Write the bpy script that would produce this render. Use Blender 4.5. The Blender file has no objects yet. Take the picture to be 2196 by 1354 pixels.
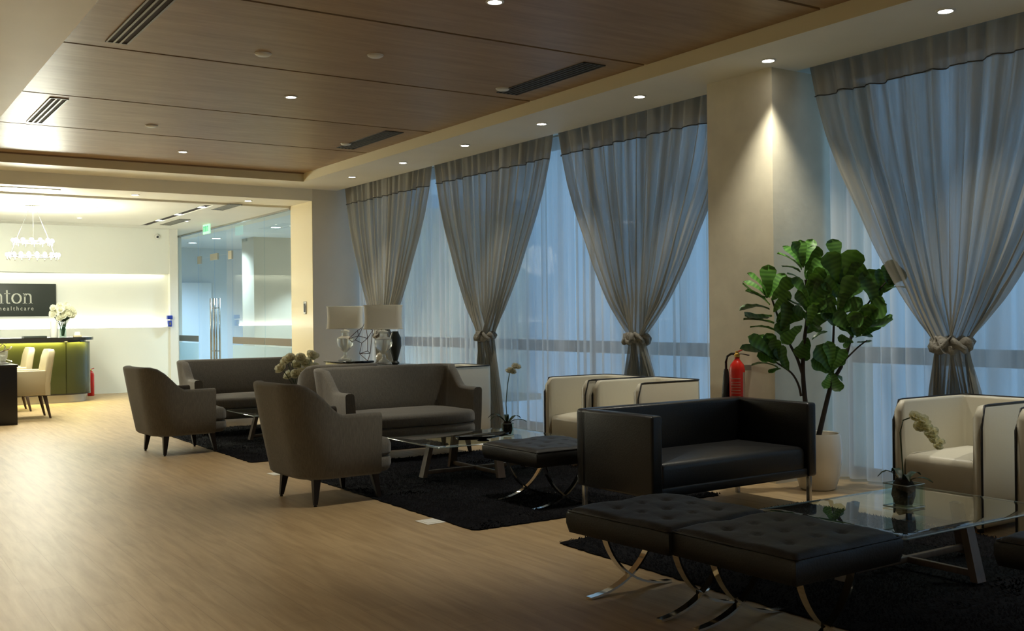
import bpy, bmesh, math, random
from mathutils import Vector, Matrix, noise
random.seed(7)
PI = math.pi
sc = bpy.context.scene
COL = sc.collection

# ---------------------------------------------------------------- camera
F_PX, YAW, PITCH, ROLL, CAM_H = 2225.84, 0.5835, 0.0006, -0.0112, 1.25
fwd = Vector((math.sin(YAW)*math.cos(PITCH), math.cos(YAW)*math.cos(PITCH), math.sin(PITCH)))
rt0 = Vector((math.cos(YAW), -math.sin(YAW), 0)); up0 = rt0.cross(fwd)
rt = rt0*math.cos(ROLL)+up0*math.sin(ROLL); up = up0*math.cos(ROLL)-rt0*math.sin(ROLL)
cam = bpy.data.objects.new('camera', bpy.data.cameras.new('camera')); COL.objects.link(cam)
M = Matrix.Identity(4)
for i in range(3):
    M[i][0] = rt[i]; M[i][1] = up[i]; M[i][2] = -fwd[i]
M[0][3], M[1][3], M[2][3] = 0, 0, CAM_H
cam.matrix_world = M
cam.data.sensor_width = 36; cam.data.lens = 36*F_PX/2196; cam.data.clip_start = .05; cam.data.clip_end = 200
sc.camera = cam
# ---------------------------------------------------------------- world, exposure
sc.view_settings.view_transform = 'Standard'; sc.view_settings.look = 'None'
sc.view_settings.gamma = 1; sc.view_settings.use_curve_mapping = False
sc.view_settings.exposure = 0.45
w = bpy.data.worlds.new('dusk'); sc.world = w; w.use_nodes = True
bg = w.node_tree.nodes['Background']
bg.inputs[0].default_value = (.18, .335, .53, 1); bg.inputs[1].default_value = 1.15

WARM = (1, .86, .62); COOL = (.74, .9, 1); NEUT = (1, .95, .80); RECL = (.98, 1, .81)
def add_light(kind, name, loc, power, color, size=.1, spot=None, blend=.6, rot=(0, 0, 0), sy=None, parent=None, spread=None):
    l = bpy.data.lights.new(name, kind); l.energy = power; l.color = color
    if kind == 'AREA':
        l.size = size
        if sy: l.shape = 'RECTANGLE'; l.size_y = sy
        if spread: l.spread = spread
    else: l.shadow_soft_size = size
    if kind == 'SPOT': l.spot_size = spot; l.spot_blend = blend
    o = bpy.data.objects.new(name, l); COL.objects.link(o); o.location = loc; o.rotation_euler = rot
    if parent: o.parent = parent
    return o
# light powers (watts)
P_SOFFIT, P_TRAY, P_FILL = 62, 130, 125
P_CHAND, P_COVE, P_STRIP, P_RECEP, P_INNER = 165, 7, 45, 24, 400

# ---------------------------------------------------------------- materials
def mat(name, col, rough=.6, metal=0, spec=.5, var=0, scale=8, stretch=(1, 1, 1), bump=0, bscale=60, emit=None, estr=0, coat=0, sheen=0, trans=0, ior=1.45, coord='Object'):
    m = bpy.data.materials.new(name); m.use_nodes = True
    nt = m.node_tree; b = nt.nodes['Principled BSDF']
    b.inputs['Base Color'].default_value = (*col, 1); b.inputs['Roughness'].default_value = rough
    b.inputs['Metallic'].default_value = metal; b.inputs['Specular IOR Level'].default_value = spec
    b.inputs['Coat Weight'].default_value = coat; b.inputs['Sheen Weight'].default_value = sheen
    b.inputs['Transmission Weight'].default_value = trans; b.inputs['IOR'].default_value = ior
    if emit: b.inputs['Emission Color'].default_value = (*emit, 1); b.inputs['Emission Strength'].default_value = estr
    if var or bump:
        tc = nt.nodes.new('ShaderNodeTexCoord'); mp = nt.nodes.new('ShaderNodeMapping')
        mp.inputs['Scale'].default_value = stretch
        nt.links.new(tc.outputs[coord], mp.inputs[0])
    if var:
        n = nt.nodes.new('ShaderNodeTexNoise'); n.inputs['Scale'].default_value = scale; n.inputs['Detail'].default_value = 6
        nt.links.new(mp.outputs[0], n.inputs['Vector'])
        r = nt.nodes.new('ShaderNodeMapRange'); r.inputs[1].default_value = .3; r.inputs[2].default_value = .7
        r.inputs[3].default_value = 1-var; r.inputs[4].default_value = 1+var
        nt.links.new(n.outputs[0], r.inputs[0])
        v = nt.nodes.new('ShaderNodeVectorMath'); v.operation = 'SCALE'; v.inputs[0].default_value = col
        nt.links.new(r.outputs[0], v.inputs['Scale']); nt.links.new(v.outputs[0], b.inputs['Base Color'])
    if bump:
        n2 = nt.nodes.new('ShaderNodeTexNoise'); n2.inputs['Scale'].default_value = bscale; n2.inputs['Detail'].default_value = 3
        nt.links.new(mp.outputs[0], n2.inputs['Vector'])
        bp = nt.nodes.new('ShaderNodeBump'); bp.inputs['Strength'].default_value = bump; bp.inputs['Distance'].default_value = .01
        nt.links.new(n2.outputs[0], bp.inputs['Height']); nt.links.new(bp.outputs[0], b.inputs['Normal'])
    return m

def glass_mat(name, tint=(.9, .97, .95), gloss=1.0, frost=0):
    m = bpy.data.materials.new(name); m.use_nodes = True; nt = m.node_tree; nt.nodes.clear()
    out = nt.nodes.new('ShaderNodeOutputMaterial'); mix = nt.nodes.new('ShaderNodeMixShader')
    tr = nt.nodes.new('ShaderNodeBsdfTransparent'); tr.inputs[0].default_value = (*tint, 1)
    gl = nt.nodes.new('ShaderNodeBsdfGlossy'); gl.inputs['Roughness'].default_value = .01; gl.inputs[0].default_value = (gloss, gloss, gloss, 1)
    fr = nt.nodes.new('ShaderNodeFresnel'); fr.inputs[0].default_value = 1.5
    src = tr
    if frost:
        df = nt.nodes.new('ShaderNodeBsdfTranslucent'); df.inputs[0].default_value = (.75, .87, .92, 1)
        d2 = nt.nodes.new('ShaderNodeBsdfDiffuse'); d2.inputs[0].default_value = (.6, .75, .8, 1)
        a = nt.nodes.new('ShaderNodeMixShader'); a.inputs[0].default_value = .5
        nt.links.new(df.outputs[0], a.inputs[1]); nt.links.new(d2.outputs[0], a.inputs[2])
        b = nt.nodes.new('ShaderNodeMixShader'); b.inputs[0].default_value = frost
        nt.links.new(tr.outputs[0], b.inputs[1]); nt.links.new(a.outputs[0], b.inputs[2]); src = b
    # only outward-facing sides reflect (the panes are modelled without refraction)
    ge = nt.nodes.new('ShaderNodeNewGeometry'); iv = nt.nodes.new('ShaderNodeMath'); iv.operation = 'SUBTRACT'; iv.inputs[0].default_value = 1
    nt.links.new(ge.outputs['Backfacing'], iv.inputs[1])
    ml = nt.nodes.new('ShaderNodeMath'); ml.operation = 'MULTIPLY'; nt.links.new(iv.outputs[0], ml.inputs[0]); nt.links.new(fr.outputs[0], ml.inputs[1])
    nt.links.new(ml.outputs[0], mix.inputs[0]); nt.links.new(src.outputs[0], mix.inputs[1]); nt.links.new(gl.outputs[0], mix.inputs[2])
    nt.links.new(mix.outputs[0], out.inputs[0])
    return m

def cloth_mat(name, col, opac, var, uscale, transl=.5):
    """Woven sheer: see-through between threads; density runs in streaks along the pleats (UV)."""
    m = bpy.data.materials.new(name); m.use_nodes = True; nt = m.node_tree; nt.nodes.clear()
    out = nt.nodes.new('ShaderNodeOutputMaterial'); mix = nt.nodes.new('ShaderNodeMixShader')
    tr = nt.nodes.new('ShaderNodeBsdfTransparent')
    df = nt.nodes.new('ShaderNodeBsdfDiffuse'); tl = nt.nodes.new('ShaderNodeBsdfTranslucent')
    uv = nt.nodes.new('ShaderNodeTexCoord'); mp = nt.nodes.new('ShaderNodeMapping'); mp.inputs['Scale'].default_value = (uscale, .5, 1)
    nz = nt.nodes.new('ShaderNodeTexNoise'); nz.inputs['Scale'].default_value = 1; nz.inputs['Detail'].default_value = 4
    nt.links.new(uv.outputs['UV'], mp.inputs[0]); nt.links.new(mp.outputs[0], nz.inputs['Vector'])
    mr = nt.nodes.new('ShaderNodeMapRange'); mr.inputs[1].default_value = .35; mr.inputs[2].default_value = .65
    mr.inputs[3].default_value = opac-var; mr.inputs[4].default_value = min(.98, opac+var)
    nt.links.new(nz.outputs[0], mr.inputs[0])
    m2 = nt.nodes.new('ShaderNodeMixShader'); m2.inputs[0].default_value = transl
    for d in (df, tl): d.inputs[0].default_value = (*col, 1)
    nt.links.new(df.outputs[0], m2.inputs[1]); nt.links.new(tl.outputs[0], m2.inputs[2])
    nt.links.new(mr.outputs[0], mix.inputs[0]); nt.links.new(tr.outputs[0], mix.inputs[1]); nt.links.new(m2.outputs[0], mix.inputs[2])
    nt.links.new(mix.outputs[0], out.inputs[0])
    return m

def wood_mat(name, c1, c2, along='y', rough=.35, plank=None, streak=9, coat=0, spec=.5):
    """grain streaks along one axis; optional faint plank-to-plank tone"""
    m = bpy.data.materials.new(name); m.use_nodes = True; nt = m.node_tree; b = nt.nodes['Principled BSDF']
    tc = nt.nodes.new('ShaderNodeTexCoord'); mp = nt.nodes.new('ShaderNodeMapping')
    s = {'y': (streak, .6, 1), 'x': (.6, streak, 1), 'z': (streak, streak, .6)}[along]
    mp.inputs['Scale'].default_value = s
    nt.links.new(tc.outputs['Object'], mp.inputs[0])
    n = nt.nodes.new('ShaderNodeTexNoise'); n.inputs['Scale'].default_value = 3; n.inputs['Detail'].default_value = 9; n.inputs['Roughness'].default_value = .62; n.inputs['Distortion'].default_value = .4
    nt.links.new(mp.outputs[0], n.inputs['Vector'])
    cr = nt.nodes.new('ShaderNodeValToRGB'); cr.color_ramp.elements[0].position = .3; cr.color_ramp.elements[1].position = .7
    cr.color_ramp.elements[0].color = (*c1, 1); cr.color_ramp.elements[1].color = (*c2, 1)
    nt.links.new(n.outputs[0], cr.inputs[0]); last = cr.outputs[0]
    if plank:
        br = nt.nodes.new('ShaderNodeTexBrick'); br.offset = .37
        br.inputs['Scale'].default_value = 1; br.inputs['Brick Width'].default_value = plank[0]; br.inputs['Row Height'].default_value = plank[1]
        br.inputs['Mortar Size'].default_value = .0012; br.inputs['Color1'].default_value = (.94, .94, .94, 1); br.inputs['Color2'].default_value = (1.05, 1.05, 1.05, 1)
        br.inputs['Mortar'].default_value = (.72, .7, .68, 1)
        mp2 = nt.nodes.new('ShaderNodeMapping'); mp2.inputs['Rotation'].default_value = (0, 0, PI/2 if along == 'y' else 0)
        nt.links.new(tc.outputs['Object'], mp2.inputs[0]); nt.links.new(mp2.outputs[0], br.inputs['Vector'])
        mx = nt.nodes.new('ShaderNodeMix'); mx.data_type = 'RGBA'; mx.blend_type = 'MULTIPLY'; mx.inputs[0].default_value = 1
        nt.links.new(last, mx.inputs[6]); nt.links.new(br.outputs[0], mx.inputs[7]); last = mx.outputs[2]
    nt.links.new(last, b.inputs['Base Color']); b.inputs['Roughness'].default_value = rough; b.inputs['Coat Weight'].default_value = coat
    b.inputs['Specular IOR Level'].default_value = spec
    return m

def petal_mat(name, col, tl=.45):
    m = bpy.data.materials.new(name); m.use_nodes = True; nt = m.node_tree; nt.nodes.clear()
    out = nt.nodes.new('ShaderNodeOutputMaterial'); mx = nt.nodes.new('ShaderNodeMixShader'); mx.inputs[0].default_value = tl
    for i, k in enumerate(('ShaderNodeBsdfDiffuse', 'ShaderNodeBsdfTranslucent')):
        d = nt.nodes.new(k); d.inputs[0].default_value = (*col, 1); nt.links.new(d.outputs[0], mx.inputs[i+1])
    nt.links.new(mx.outputs[0], out.inputs[0]); return m
MT = dict(
    lip=mat('yellow cream paint', (.76, .68, .45), .55),
    cream=mat('painted plaster cream', (.82, .79, .68), .55, var=.03, scale=2),
    white=mat('painted plaster white', (.78, .77, .70), .5, var=.02, scale=2),
    grey_wall=mat('painted plaster warm grey', (.70, .655, .56), .6, var=.03, scale=3),
    column=mat('textured cream wallcovering', (.66, .61, .47), .5, var=.06, scale=6, bump=.08, bscale=25),
    jamb=mat('glossy cream panel', (.78, .68, .45), .18, spec=.6),
    recep=mat('white lacquer wall panel', (.85, .86, .78), .35),
    floor=wood_mat('oak vinyl floor', (.315, .212, .104), (.455, .325, .172), 'y', .46, (1.2, .19), 7, spec=.42),
    tray=wood_mat('stained wood ceiling panel', (.27, .172, .088), (.385, .26, .142), 'x', .42, None, 5, spec=.28),
    groove=mat('dark groove', (.03, .02, .015), .8),
    vent=mat('dark painted grille', (.035, .035, .03), .5),
    ventfr=mat('grey anodised grille frame', (.22, .21, .18), .4, metal=.5),
    trim=mat('white plastic', (.75, .74, .68), .4),
    lens=mat('glowing lamp lens', (1, 1, 1), .4, emit=(1, .96, .88), estr=22),
    dimlens=mat('glowing lens of rear room', (1, 1, 1), .4, emit=(.9, .97, 1), estr=9),
    drape=cloth_mat('taupe sheer drape', (.37, .345, .28), .78, .16, 30, .24),
    drapeband=cloth_mat('taupe drape header', (.34, .315, .255), .95, .04, 42, .12),
    seam=mat('stitched seam', (.07, .065, .055), .8),
    tie=mat('taupe tieback cloth', (.22, .205, .17), .6, var=.2, scale=30, bump=.5, bscale=80),
    sheer=cloth_mat('white voile', (.92, .91, .87), .72, .20, 13, .42),
    frame=mat('brown grey window frame', (.11, .095, .08), .5),
    pane=glass_mat('window glass', (.93, .97, .98)),
    clear=glass_mat('clear glass', (.88, .95, .93)),
    partition=glass_mat('partition glass', (.86, .94, 1.0)),
    frost=glass_mat('frosted film', (.75, .86, .9), frost=.8),
    taupe_sofa=mat('grey brown woven upholstery', (.125, .113, .090), .85, var=.16, scale=60, stretch=(2.2, 2.2, .35), bump=.35, bscale=140, sheen=.25),
    leg_dark=mat('dark bronze metal leg', (.025, .018, .014), .35, metal=.4),
    rug=mat('black shag pile', (.0045, .0045, .006), .95, var=.4, scale=6, bump=.5, bscale=90, spec=.15),
    black_leather=mat('black leather', (.0075, .0075, .008), .36, bump=.12, bscale=130, spec=.5),
    soft_black=mat('matt black leather', (.0135, .013, .012), .52, bump=.15, bscale=120, spec=.45),
    button=mat('leather button', (.012, .012, .012), .4),
    chrome=mat('polished chrome', (.85, .83, .76), .08, metal=1),
    white_leather=mat('ivory leather', (.66, .62, .50), .38, bump=.05, bscale=40, spec=.5),
    piping=mat('black piping', (.012, .010, .009), .45),
    walnut=wood_mat('brown table wood', (.06, .040, .028), (.105, .072, .052), 'z', .45, None, 9),
    ceramic=mat('glossy ivory ceramic', (.72, .66, .54), .12, spec=.6, var=.03, scale=5),
    soil=mat('dark potting soil', (.02, .015, .01), .95, bump=.8, bscale=60),
    bark=mat('brown grey bark', (.045, .035, .028), .8, bump=.5, bscale=50),
    stemg=mat('green stem', (.05, .08, .02), .5),
    red=mat('red enamel', (.52, .02, .012), .25, var=.02, scale=3),
    black=mat('black rubber', (.012, .012, .012), .4),
    brass=mat('brass valve', (.7, .42, .1), .25, metal=.8),
    label=mat('printed label', (.42, .30, .24), .5),
    shade=petal_mat('cream linen lampshade', (.92, .90, .83), .5),
    crystal=mat('crystal glass', (.93, .93, .86), .05, spec=.7, trans=.55, ior=1.5),
    blackglass=mat('black glass', (.008, .008, .008), .04, spec=.7),
    gold=mat('champagne lacquer', (.55, .45, .24), .25, metal=.3),
    wire=mat('rusty wire', (.10, .05, .03), .4, metal=.6),
    darkwood=mat('espresso desk', (.012, .010, .009), .35),
    beige=mat('beige chair leather', (.62, .53, .33), .45, bump=.05, bscale=50),
    olive=mat('olive back painted glass', (.036, .038, .010), .15, spec=.6),
    counter=mat('dark countertop', (.02, .018, .015), .2),
    glassedge=mat('polished glass edge', (.45, .52, .50), .1, spec=.7, trans=.4),
    steel=mat('brushed steel', (.45, .44, .42), .25, metal=.9),
    sign=mat('dark green grey sign board', (.035, .042, .035), .4),
    letter=mat('pale sign lettering', (.55, .56, .48), .5),
    petal=petal_mat('white petal', (.9, .89, .76)),
    petal_dim=petal_mat('ivory petal', (.85, .82, .64)),
    petal_y=petal_mat('yellow cream petal', (.97, .93, .66)),
    green=mat('dark green leaf', (.02, .05, .015), .4),
    exit=mat('exit sign face', (.5, .8, .6), .5, emit=(.35, .8, .55), estr=.55),
    exitw=mat('exit sign lettering', (.05, .45, .2), .5, emit=(.03, .5, .25), estr=.4),
    blue=mat('blue plastic', (.02, .05, .35), .4),
    bulb=mat('glowing crystal globe', (1, 1, 1), .3, emit=(1, .98, .9), estr=26),
    cove=mat('cove light tube', (1, 1, 1), .5, emit=(1, .99, .88), estr=9),
    brown=mat('brown film band', (.16, .13, .09), .4),
    rearwall=mat('pale blue grey rear wall', (.66, .77, .86), .5),
    fitting=mat('satin nickel fitting', (.5, .46, .36), .3, metal=.5),
    beigeblock=mat('beige stone block', (.42, .38, .28), .5),
    plate=mat('white floor socket plate', (.82, .80, .72), .35),
    paper=mat('white laminate', (.80, .80, .78), .4),
)
# fiddle leaf: waxy, veined, slightly translucent
def leaf_mat(name='fiddle leaf green', k=1.0):
    m = bpy.data.materials.new(name); m.use_nodes = True; nt = m.node_tree; b = nt.nodes['Principled BSDF']
    uv = nt.nodes.new('ShaderNodeTexCoord'); mp = nt.nodes.new('ShaderNodeMapping'); mp.inputs['Scale'].default_value = (1, 7, 1)
    wv = nt.nodes.new('ShaderNodeTexWave'); wv.bands_direction = 'Y'; wv.inputs['Scale'].default_value = .35; wv.inputs['Distortion'].default_value = 1.5
    nt.links.new(uv.outputs['UV'], mp.inputs[0]); nt.links.new(mp.outputs[0], wv.inputs['Vector'])
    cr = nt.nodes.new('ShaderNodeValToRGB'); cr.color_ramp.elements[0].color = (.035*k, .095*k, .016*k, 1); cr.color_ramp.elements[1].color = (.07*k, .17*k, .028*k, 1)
    cr.color_ramp.elements[0].position = .1; cr.color_ramp.elements[1].position = 1
    nt.links.new(wv.outputs[0], cr.inputs[0]); nt.links.new(cr.outputs[0], b.inputs['Base Color'])
    b.inputs['Roughness'].default_value = .38
    tl = nt.nodes.new('ShaderNodeBsdfTranslucent'); tl.inputs[0].default_value = (.10, .22, .02, 1)
    mx = nt.nodes.new('ShaderNodeMixShader'); mx.inputs[0].default_value = .18
    out = nt.nodes['Material Output']
    nt.links.new(b.outputs[0], mx.inputs[1]); nt.links.new(tl.outputs[0], mx.inputs[2]); nt.links.new(mx.outputs[0], out.inputs[0])
    return m
MT['leaf'] = leaf_mat(); MT['highlit'] = leaf_mat('young fiddle leaf', 2.1)  # second one is a brighter copy, downlight highlights put into its colour

# ---------------------------------------------------------------- object helpers
def root(name, label, cat, loc=(0, 0, 0), rz=0, group=None):
    o = bpy.data.objects.new(name, None); COL.objects.link(o); o.empty_display_size = .1
    o.location = loc; o.rotation_euler = (0, 0, rz); o['label'] = label; o['category'] = cat
    if group: o['group'] = group
    return o
def mesh_obj(name, verts, faces, m, parent=None, smooth=False, uvs=None, auto=None):
    me = bpy.data.meshes.new(name); me.from_pydata([tuple(v) for v in verts], [], faces); me.validate()
    bm = bmesh.new(); bm.from_mesh(me); bmesh.ops.recalc_face_normals(bm, faces=bm.faces)
    if auto is not None:
        for e in bm.edges:
            if len(e.link_faces) == 2 and e.calc_face_angle(0) > auto: e.smooth = False
        smooth = True
    bm.to_mesh(me); bm.free()
    if smooth:
        for p in me.polygons: p.use_smooth = True
    if uvs:
        ul = me.uv_layers.new(name='uv')
        for l in me.loops: ul.data[l.index].uv = uvs[l.vertex_index]
    me.materials.append(MT[m] if isinstance(m, str) else m)
    o = bpy.data.objects.new(name, me); COL.objects.link(o)
    if parent: o.parent = parent
    return o
def tag(o, label=None, cat=None, group=None, kind=None):
    if label: o['label'] = label
    if cat: o['category'] = cat
    if group: o['group'] = group
    if kind: o['kind'] = kind
    return o
def copy_tree(o, parent=None):
    c = o.copy(); COL.objects.link(c); c.parent = parent
    for ch in list(o.children): copy_tree(ch, c)
    return c

class MB:
    """collects shapes into one vertex/face list"""
    def __init__(s): s.v = []; s.f = []
    def add(s, v, f):
        n = len(s.v); s.v += [Vector(x) for x in v]; s.f += [tuple(i+n for i in q) for q in f]; return s
    def box(s, x0, x1, y0, y1, z0, z1, b=0):
        if b <= 0:
            v = [(x, y, z) for z in (z0, z1) for y in (y0, y1) for x in (x0, x1)]
            return s.add(v, [(0, 2, 3, 1), (4, 5, 7, 6), (0, 1, 5, 4), (2, 6, 7, 3), (0, 4, 6, 2), (1, 3, 7, 5)])
        bm = bmesh.new(); bmesh.ops.create_cube(bm, size=1)
        for q in bm.verts: q.co = Vector((x0+(q.co.x+.5)*(x1-x0), y0+(q.co.y+.5)*(y1-y0), z0+(q.co.z+.5)*(z1-z0)))
        bmesh.ops.bevel(bm, geom=list(bm.edges), offset=b, segments=3, profile=.5, affect='EDGES')
        bm.verts.index_update(); s.add([q.co.copy() for q in bm.verts], [tuple(q.index for q in f.verts) for f in bm.faces]); bm.free(); return s
    def loft(s, rings, closed=True, cap=True):
        n = len(rings[0]); base = len(s.v); F = []
        for r in rings: s.v += [Vector(p) for p in r]
        for i in range(len(rings)-1):
            for j in range(n if closed else n-1):
                a = base+i*n+j; b = base+i*n+(j+1) % n; F.append((a, b, b+n, a+n))
        if cap and closed:
            F.append(tuple(base+j for j in reversed(range(n)))); F.append(tuple(base+(len(rings)-1)*n+j for j in range(n)))
        s.f += F; return s
    def lathe(s, prof, cx=0, cy=0, seg=24):
        rings = [[(cx+r*math.cos(2*PI*k/seg), cy+r*math.sin(2*PI*k/seg), z) for k in range(seg)] for r, z in prof]
        return s.loft(rings)
    def tube(s, pts, r, seg=6, flat=None):
        """flat=(w,t,dirvec): a flat bar instead of a round tube"""
        pts = [Vector(p) for p in pts]; rings = []
        for i, p in enumerate(pts):
            d = (pts[min(i+1, len(pts)-1)]-pts[max(i-1, 0)])
            if d.length < 1e-7: d = Vector((0, 0, 1))
            d.normalize()
            if flat:
                wv = Vector(flat[2]).normalized(); nv = d.cross(wv).normalized(); W, T = flat[0]/2, flat[1]/2
                rings.append([p+wv*W+nv*T, p-wv*W+nv*T, p-wv*W-nv*T, p+wv*W-nv*T])
            else:
                rr = r[i] if isinstance(r, (list, tuple)) else r
                a = Vector((0, 0, 1)) if abs(d.z) < .9 else Vector((1, 0, 0))
                u = d.cross(a).normalized(); q = d.cross(u)
                rings.append([p+(u*math.cos(2*PI*k/seg)+q*math.sin(2*PI*k/seg))*rr for k in range(seg)])
        return s.loft(rings)
    def ball(s, c, r, seg=10, rings=6, sc3=(1, 1, 1)):
        pr = []
        for i in range(rings+1):
            t = PI*i/rings; pr.append([(c[0]+r*sc3[0]*max(.02, math.sin(t))*math.cos(2*PI*k/seg), c[1]+r*sc3[1]*max(.02, math.sin(t))*math.sin(2*PI*k/seg), c[2]-r*sc3[2]*math.cos(t)) for k in range(seg)])
        return s.loft(pr)
    def build(s, name, m, parent=None, smooth=False, auto=.6, flat=False):
        return mesh_obj(name, s.v, s.f, m, parent, auto=None if flat else auto)
def boxo(name, m, parent, *a, b=0): return MB().box(*a, b=b).build(name, m, parent, flat=(b <= 0))

def offset_poly(pts, d):
    """inward offset of a CCW polygon by d"""
    n = len(pts); out = []
    for i in range(n):
        p0, p, p1 = Vector(pts[i-1]), Vector(pts[i]), Vector(pts[(i+1) % n])
        e = (p1-p0).normalized() if (p1-p0).length > 1e-9 else Vector((1, 0)); nn = Vector((-e.y, e.x))
        out.append(tuple(p+nn*d))
    return out
def slab(outline, z0, z1, r, crown=0, rb=None, steps=3):
    """rounded-edge slab over a CCW outline; crown raises the middle"""
    rb = r if rb is None else rb
    rings = []
    for k in range(steps+1):
        t = PI/2*k/steps; rings.append((z0+rb*(1-math.sin(t)), rb*(1-math.cos(t)))) if False else None
    ring = []
    for k in range(steps+1):
        t = PI/2*k/steps; ring.append((rb*(1-math.sin(t)), z0+rb*(1-math.cos(t))))
    for k in range(steps+1):
        t = PI/2*k/steps; ring.append((r*(1-math.cos(t)), z1-r*(1-math.sin(t))))
    rr = [[(x, y, z) for x, y in offset_poly(outline, d)] for d, z in ring]
    last = offset_poly(outline, r); cx = sum(p[0] for p in last)/len(last); cy = sum(p[1] for p in last)/len(last)
    for q, cz in ((.85, .28), (.6, .65), (.3, .92), (.02, 1)):
        rr.append([(cx+(x-cx)*q, cy+(y-cy)*q, z1+crown*cz) for x, y in last])
    mb = MB(); mb.loft(rr); return mb
def rrect(x0, x1, y0, y1, r, seg=4):
    pts = []
    for cx, cy, a0 in ((x1-r, y0+r, -PI/2), (x1-r, y1-r, 0), (x0+r, y1-r, PI/2), (x0+r, y0+r, PI)):
        for k in range(seg+1):
            a = a0+PI/2*k/seg; pts.append((cx+r*math.cos(a), cy+r*math.sin(a)))
    return pts

# ================================================================ THE ROOM
ZS, ZT, XW, XT, XL, YF, YP = 3.052, 3.163, 6.04, 5.257, 1.290, 12.909, 13.607
XG, ZR, YR = 5.667, 2.862, 18.7          # glass partition plane, reception ceiling, reception far wall
YB = -4.0                                 # wall behind the camera
def struct(name, mb, m, auto=None):
    o = mesh_obj(name, mb.v, mb.f, m); o['kind'] = 'structure'; return o
struct('floor', MB().box(-4, 6.95, YB, YP+.1, -.1, 0).box(-4, 9.6, YP+.1, 25, -.1, 0), 'floor')
c = MB()
c.box(-4, XL, YB, YP, ZS, ZS+.35); c.box(XT, XW, YB, YP, ZS, ZS+.35); c.box(XL, XT, YF, YP, ZS, ZS+.35)
c.box(XL, XT, YB, YF, ZT+.05, ZT+.2); c.box(XW, 6.9, YB, YP, ZS+.12, ZS+.35)
ceil = struct('ceiling', c, 'cream')
MB().box(XT-.004, XT, YB, YF, ZS, ZT+.02).box(XL, XT, YF-.004, YF, ZS, ZT-.013).build('tray_lip', 'lip', ceil, flat=True)
# brown wooden trim along the tray's far edge
MB().box(XL, XT, YF-.03, YF, ZT-.012, ZT+.02).build('edge_strip', 'tray', ceil, flat=True)
edges = [YB, -.45, 1.05, 2.75, 4.37, 6.06, 7.61, 9.41, 10.96, YF-.03]
edges = [YB, -2.25, -.45, 1.1, 2.75, 4.37, 6.06, 7.61, 9.41, 10.96, YF-.03]
for a, b in zip(edges[:-1], edges[1:]):
    boxo('wood_panel', 'tray', ceil, XL+.004, XT-.006, a+.016, b-.016, ZT, ZT+.035)
MB().box(XL, XT, YB, YF-.03, ZT+.036, ZT+.045).build('groove_backing', 'groove', ceil, flat=True)

# reception ceiling with its dark track slot
c = MB()
c.box(-4, 4.46, YP+.81, 18.16, ZR, ZR+.2); c.box(4.58, XG+.35, YP+.81, YR+2.2, ZR, ZR+.2)
c.box(-4, 4.58, 18.20, YR+.4, ZR, ZR+.2); c.box(4.46, 4.58, YP+.81, YP+.95, ZR, ZR+.2)
rc = struct('ceiling_reception', c, 'white')
MB().box(4.46, 4.58, YP+.95, 18.16, ZR+.012, ZR+.1).box(-4, 4.58, 18.16, 18.20, ZR+.012, ZR+.1).build('slot_lining', 'groove', rc, flat=True)
for y in (14.9, 16.1, 17.2):
    boxo('slot_lamp', 'dimlens', rc, 4.48, 4.56, y, y+.09, ZR+.004, ZR+.03)
for (a, b, n) in ((14.25, 15.1, 0), (16.75, 17.9, 1)):
    v = root('ceiling_vent', ('grey slotted ceiling grille in the reception nearest the opening' if n == 0 else 'grey slotted ceiling grille in the reception farther from the opening'), 'vent', (4.80, (a+b)/2, ZR), 0, 'reception ceiling grilles')
    L = (b-a)/2
    MB().box(-.09, .09, -L, -L+.02, -.008, 0).box(-.09, .09, L-.02, L, -.008, 0).box(-.09, -.075, -L, L, -.008, 0).box(.075, .09, -L, L, -.008, 0).build('frame', 'ventfr', v, flat=True)
    for k in range(4): boxo('slat', 'ventfr', v, -.06+k*.036, -.045+k*.036, -L+.02, L-.02, -.007, -.001)

# walls
col_y0, col_y1, col_x = 5.28, 5.95, 5.785
struct('wall_back', MB().box(XG, 7.0, YP, YP+.12, 0, ZS+.3).box(XG, XG+.12, YP+.12, YP+.80, 0, ZS), 'grey_wall')
jm = struct('trim_1', MB().box(XG-.008, XG, YP, YP+.80, 0, 2.888), 'jamb')
jm['label'] = 'glossy cream panel lining the side of the wide opening'
struct('wall_header', MB().box(-4, XG, YP, YP+.81, 2.888, ZS+.35), 'cream')
cl = struct('wall_column', MB().box(col_x, 6.9, col_y0, col_y1, 0, ZS), 'column')
struct('wall_left', MB().box(-4.15, -4, YB, 25, 0, 3.4), 'white')
struct('wall_rear', MB().box(-4, 7, YB-.15, YB, 0, 3.4), 'grey_wall')
# reception far wall: three bands, the middle one recessed with light tubes hidden behind the lips
rw = struct('wall_reception', MB().box(-4, 5.08, YR+.10, YR+.25, 0, ZR), 'recep')
boxo('upper_panel', 'recep', rw, -4, 5.08, YR, YR+.10, 2.07, ZR)
boxo('lower_panel', 'recep', rw, -4, 5.08, YR, YR+.10, 0, 1.125)
boxo('cove_tube', 'cove', rw, -4, 4.98, YR+.03, YR+.06, 2.075, 2.095)
boxo('cove_tube', 'cove', rw, -4, 4.98, YR+.03, YR+.06, 1.10+.03, 1.15)
struct('wall_reception_end', MB().box(5.08, 5.22, YR-.02, YR+1.6, 0, ZR), 'white')
struct('wall_reception_return', MB().box(5.22, XG+.05, YR+1.5, YR+1.65, 0, ZR), 'white')
for z, rx in ((2.068, 0), (1.13, PI)):
    add_light('AREA', 'cove_glow', (.5, YR+.05, z+(-.005 if rx == 0 else .03)), P_COVE, RECL, 9.0, rot=(rx+(.0 if rx == 0 else 0), 0, 0), sy=.05)

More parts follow.
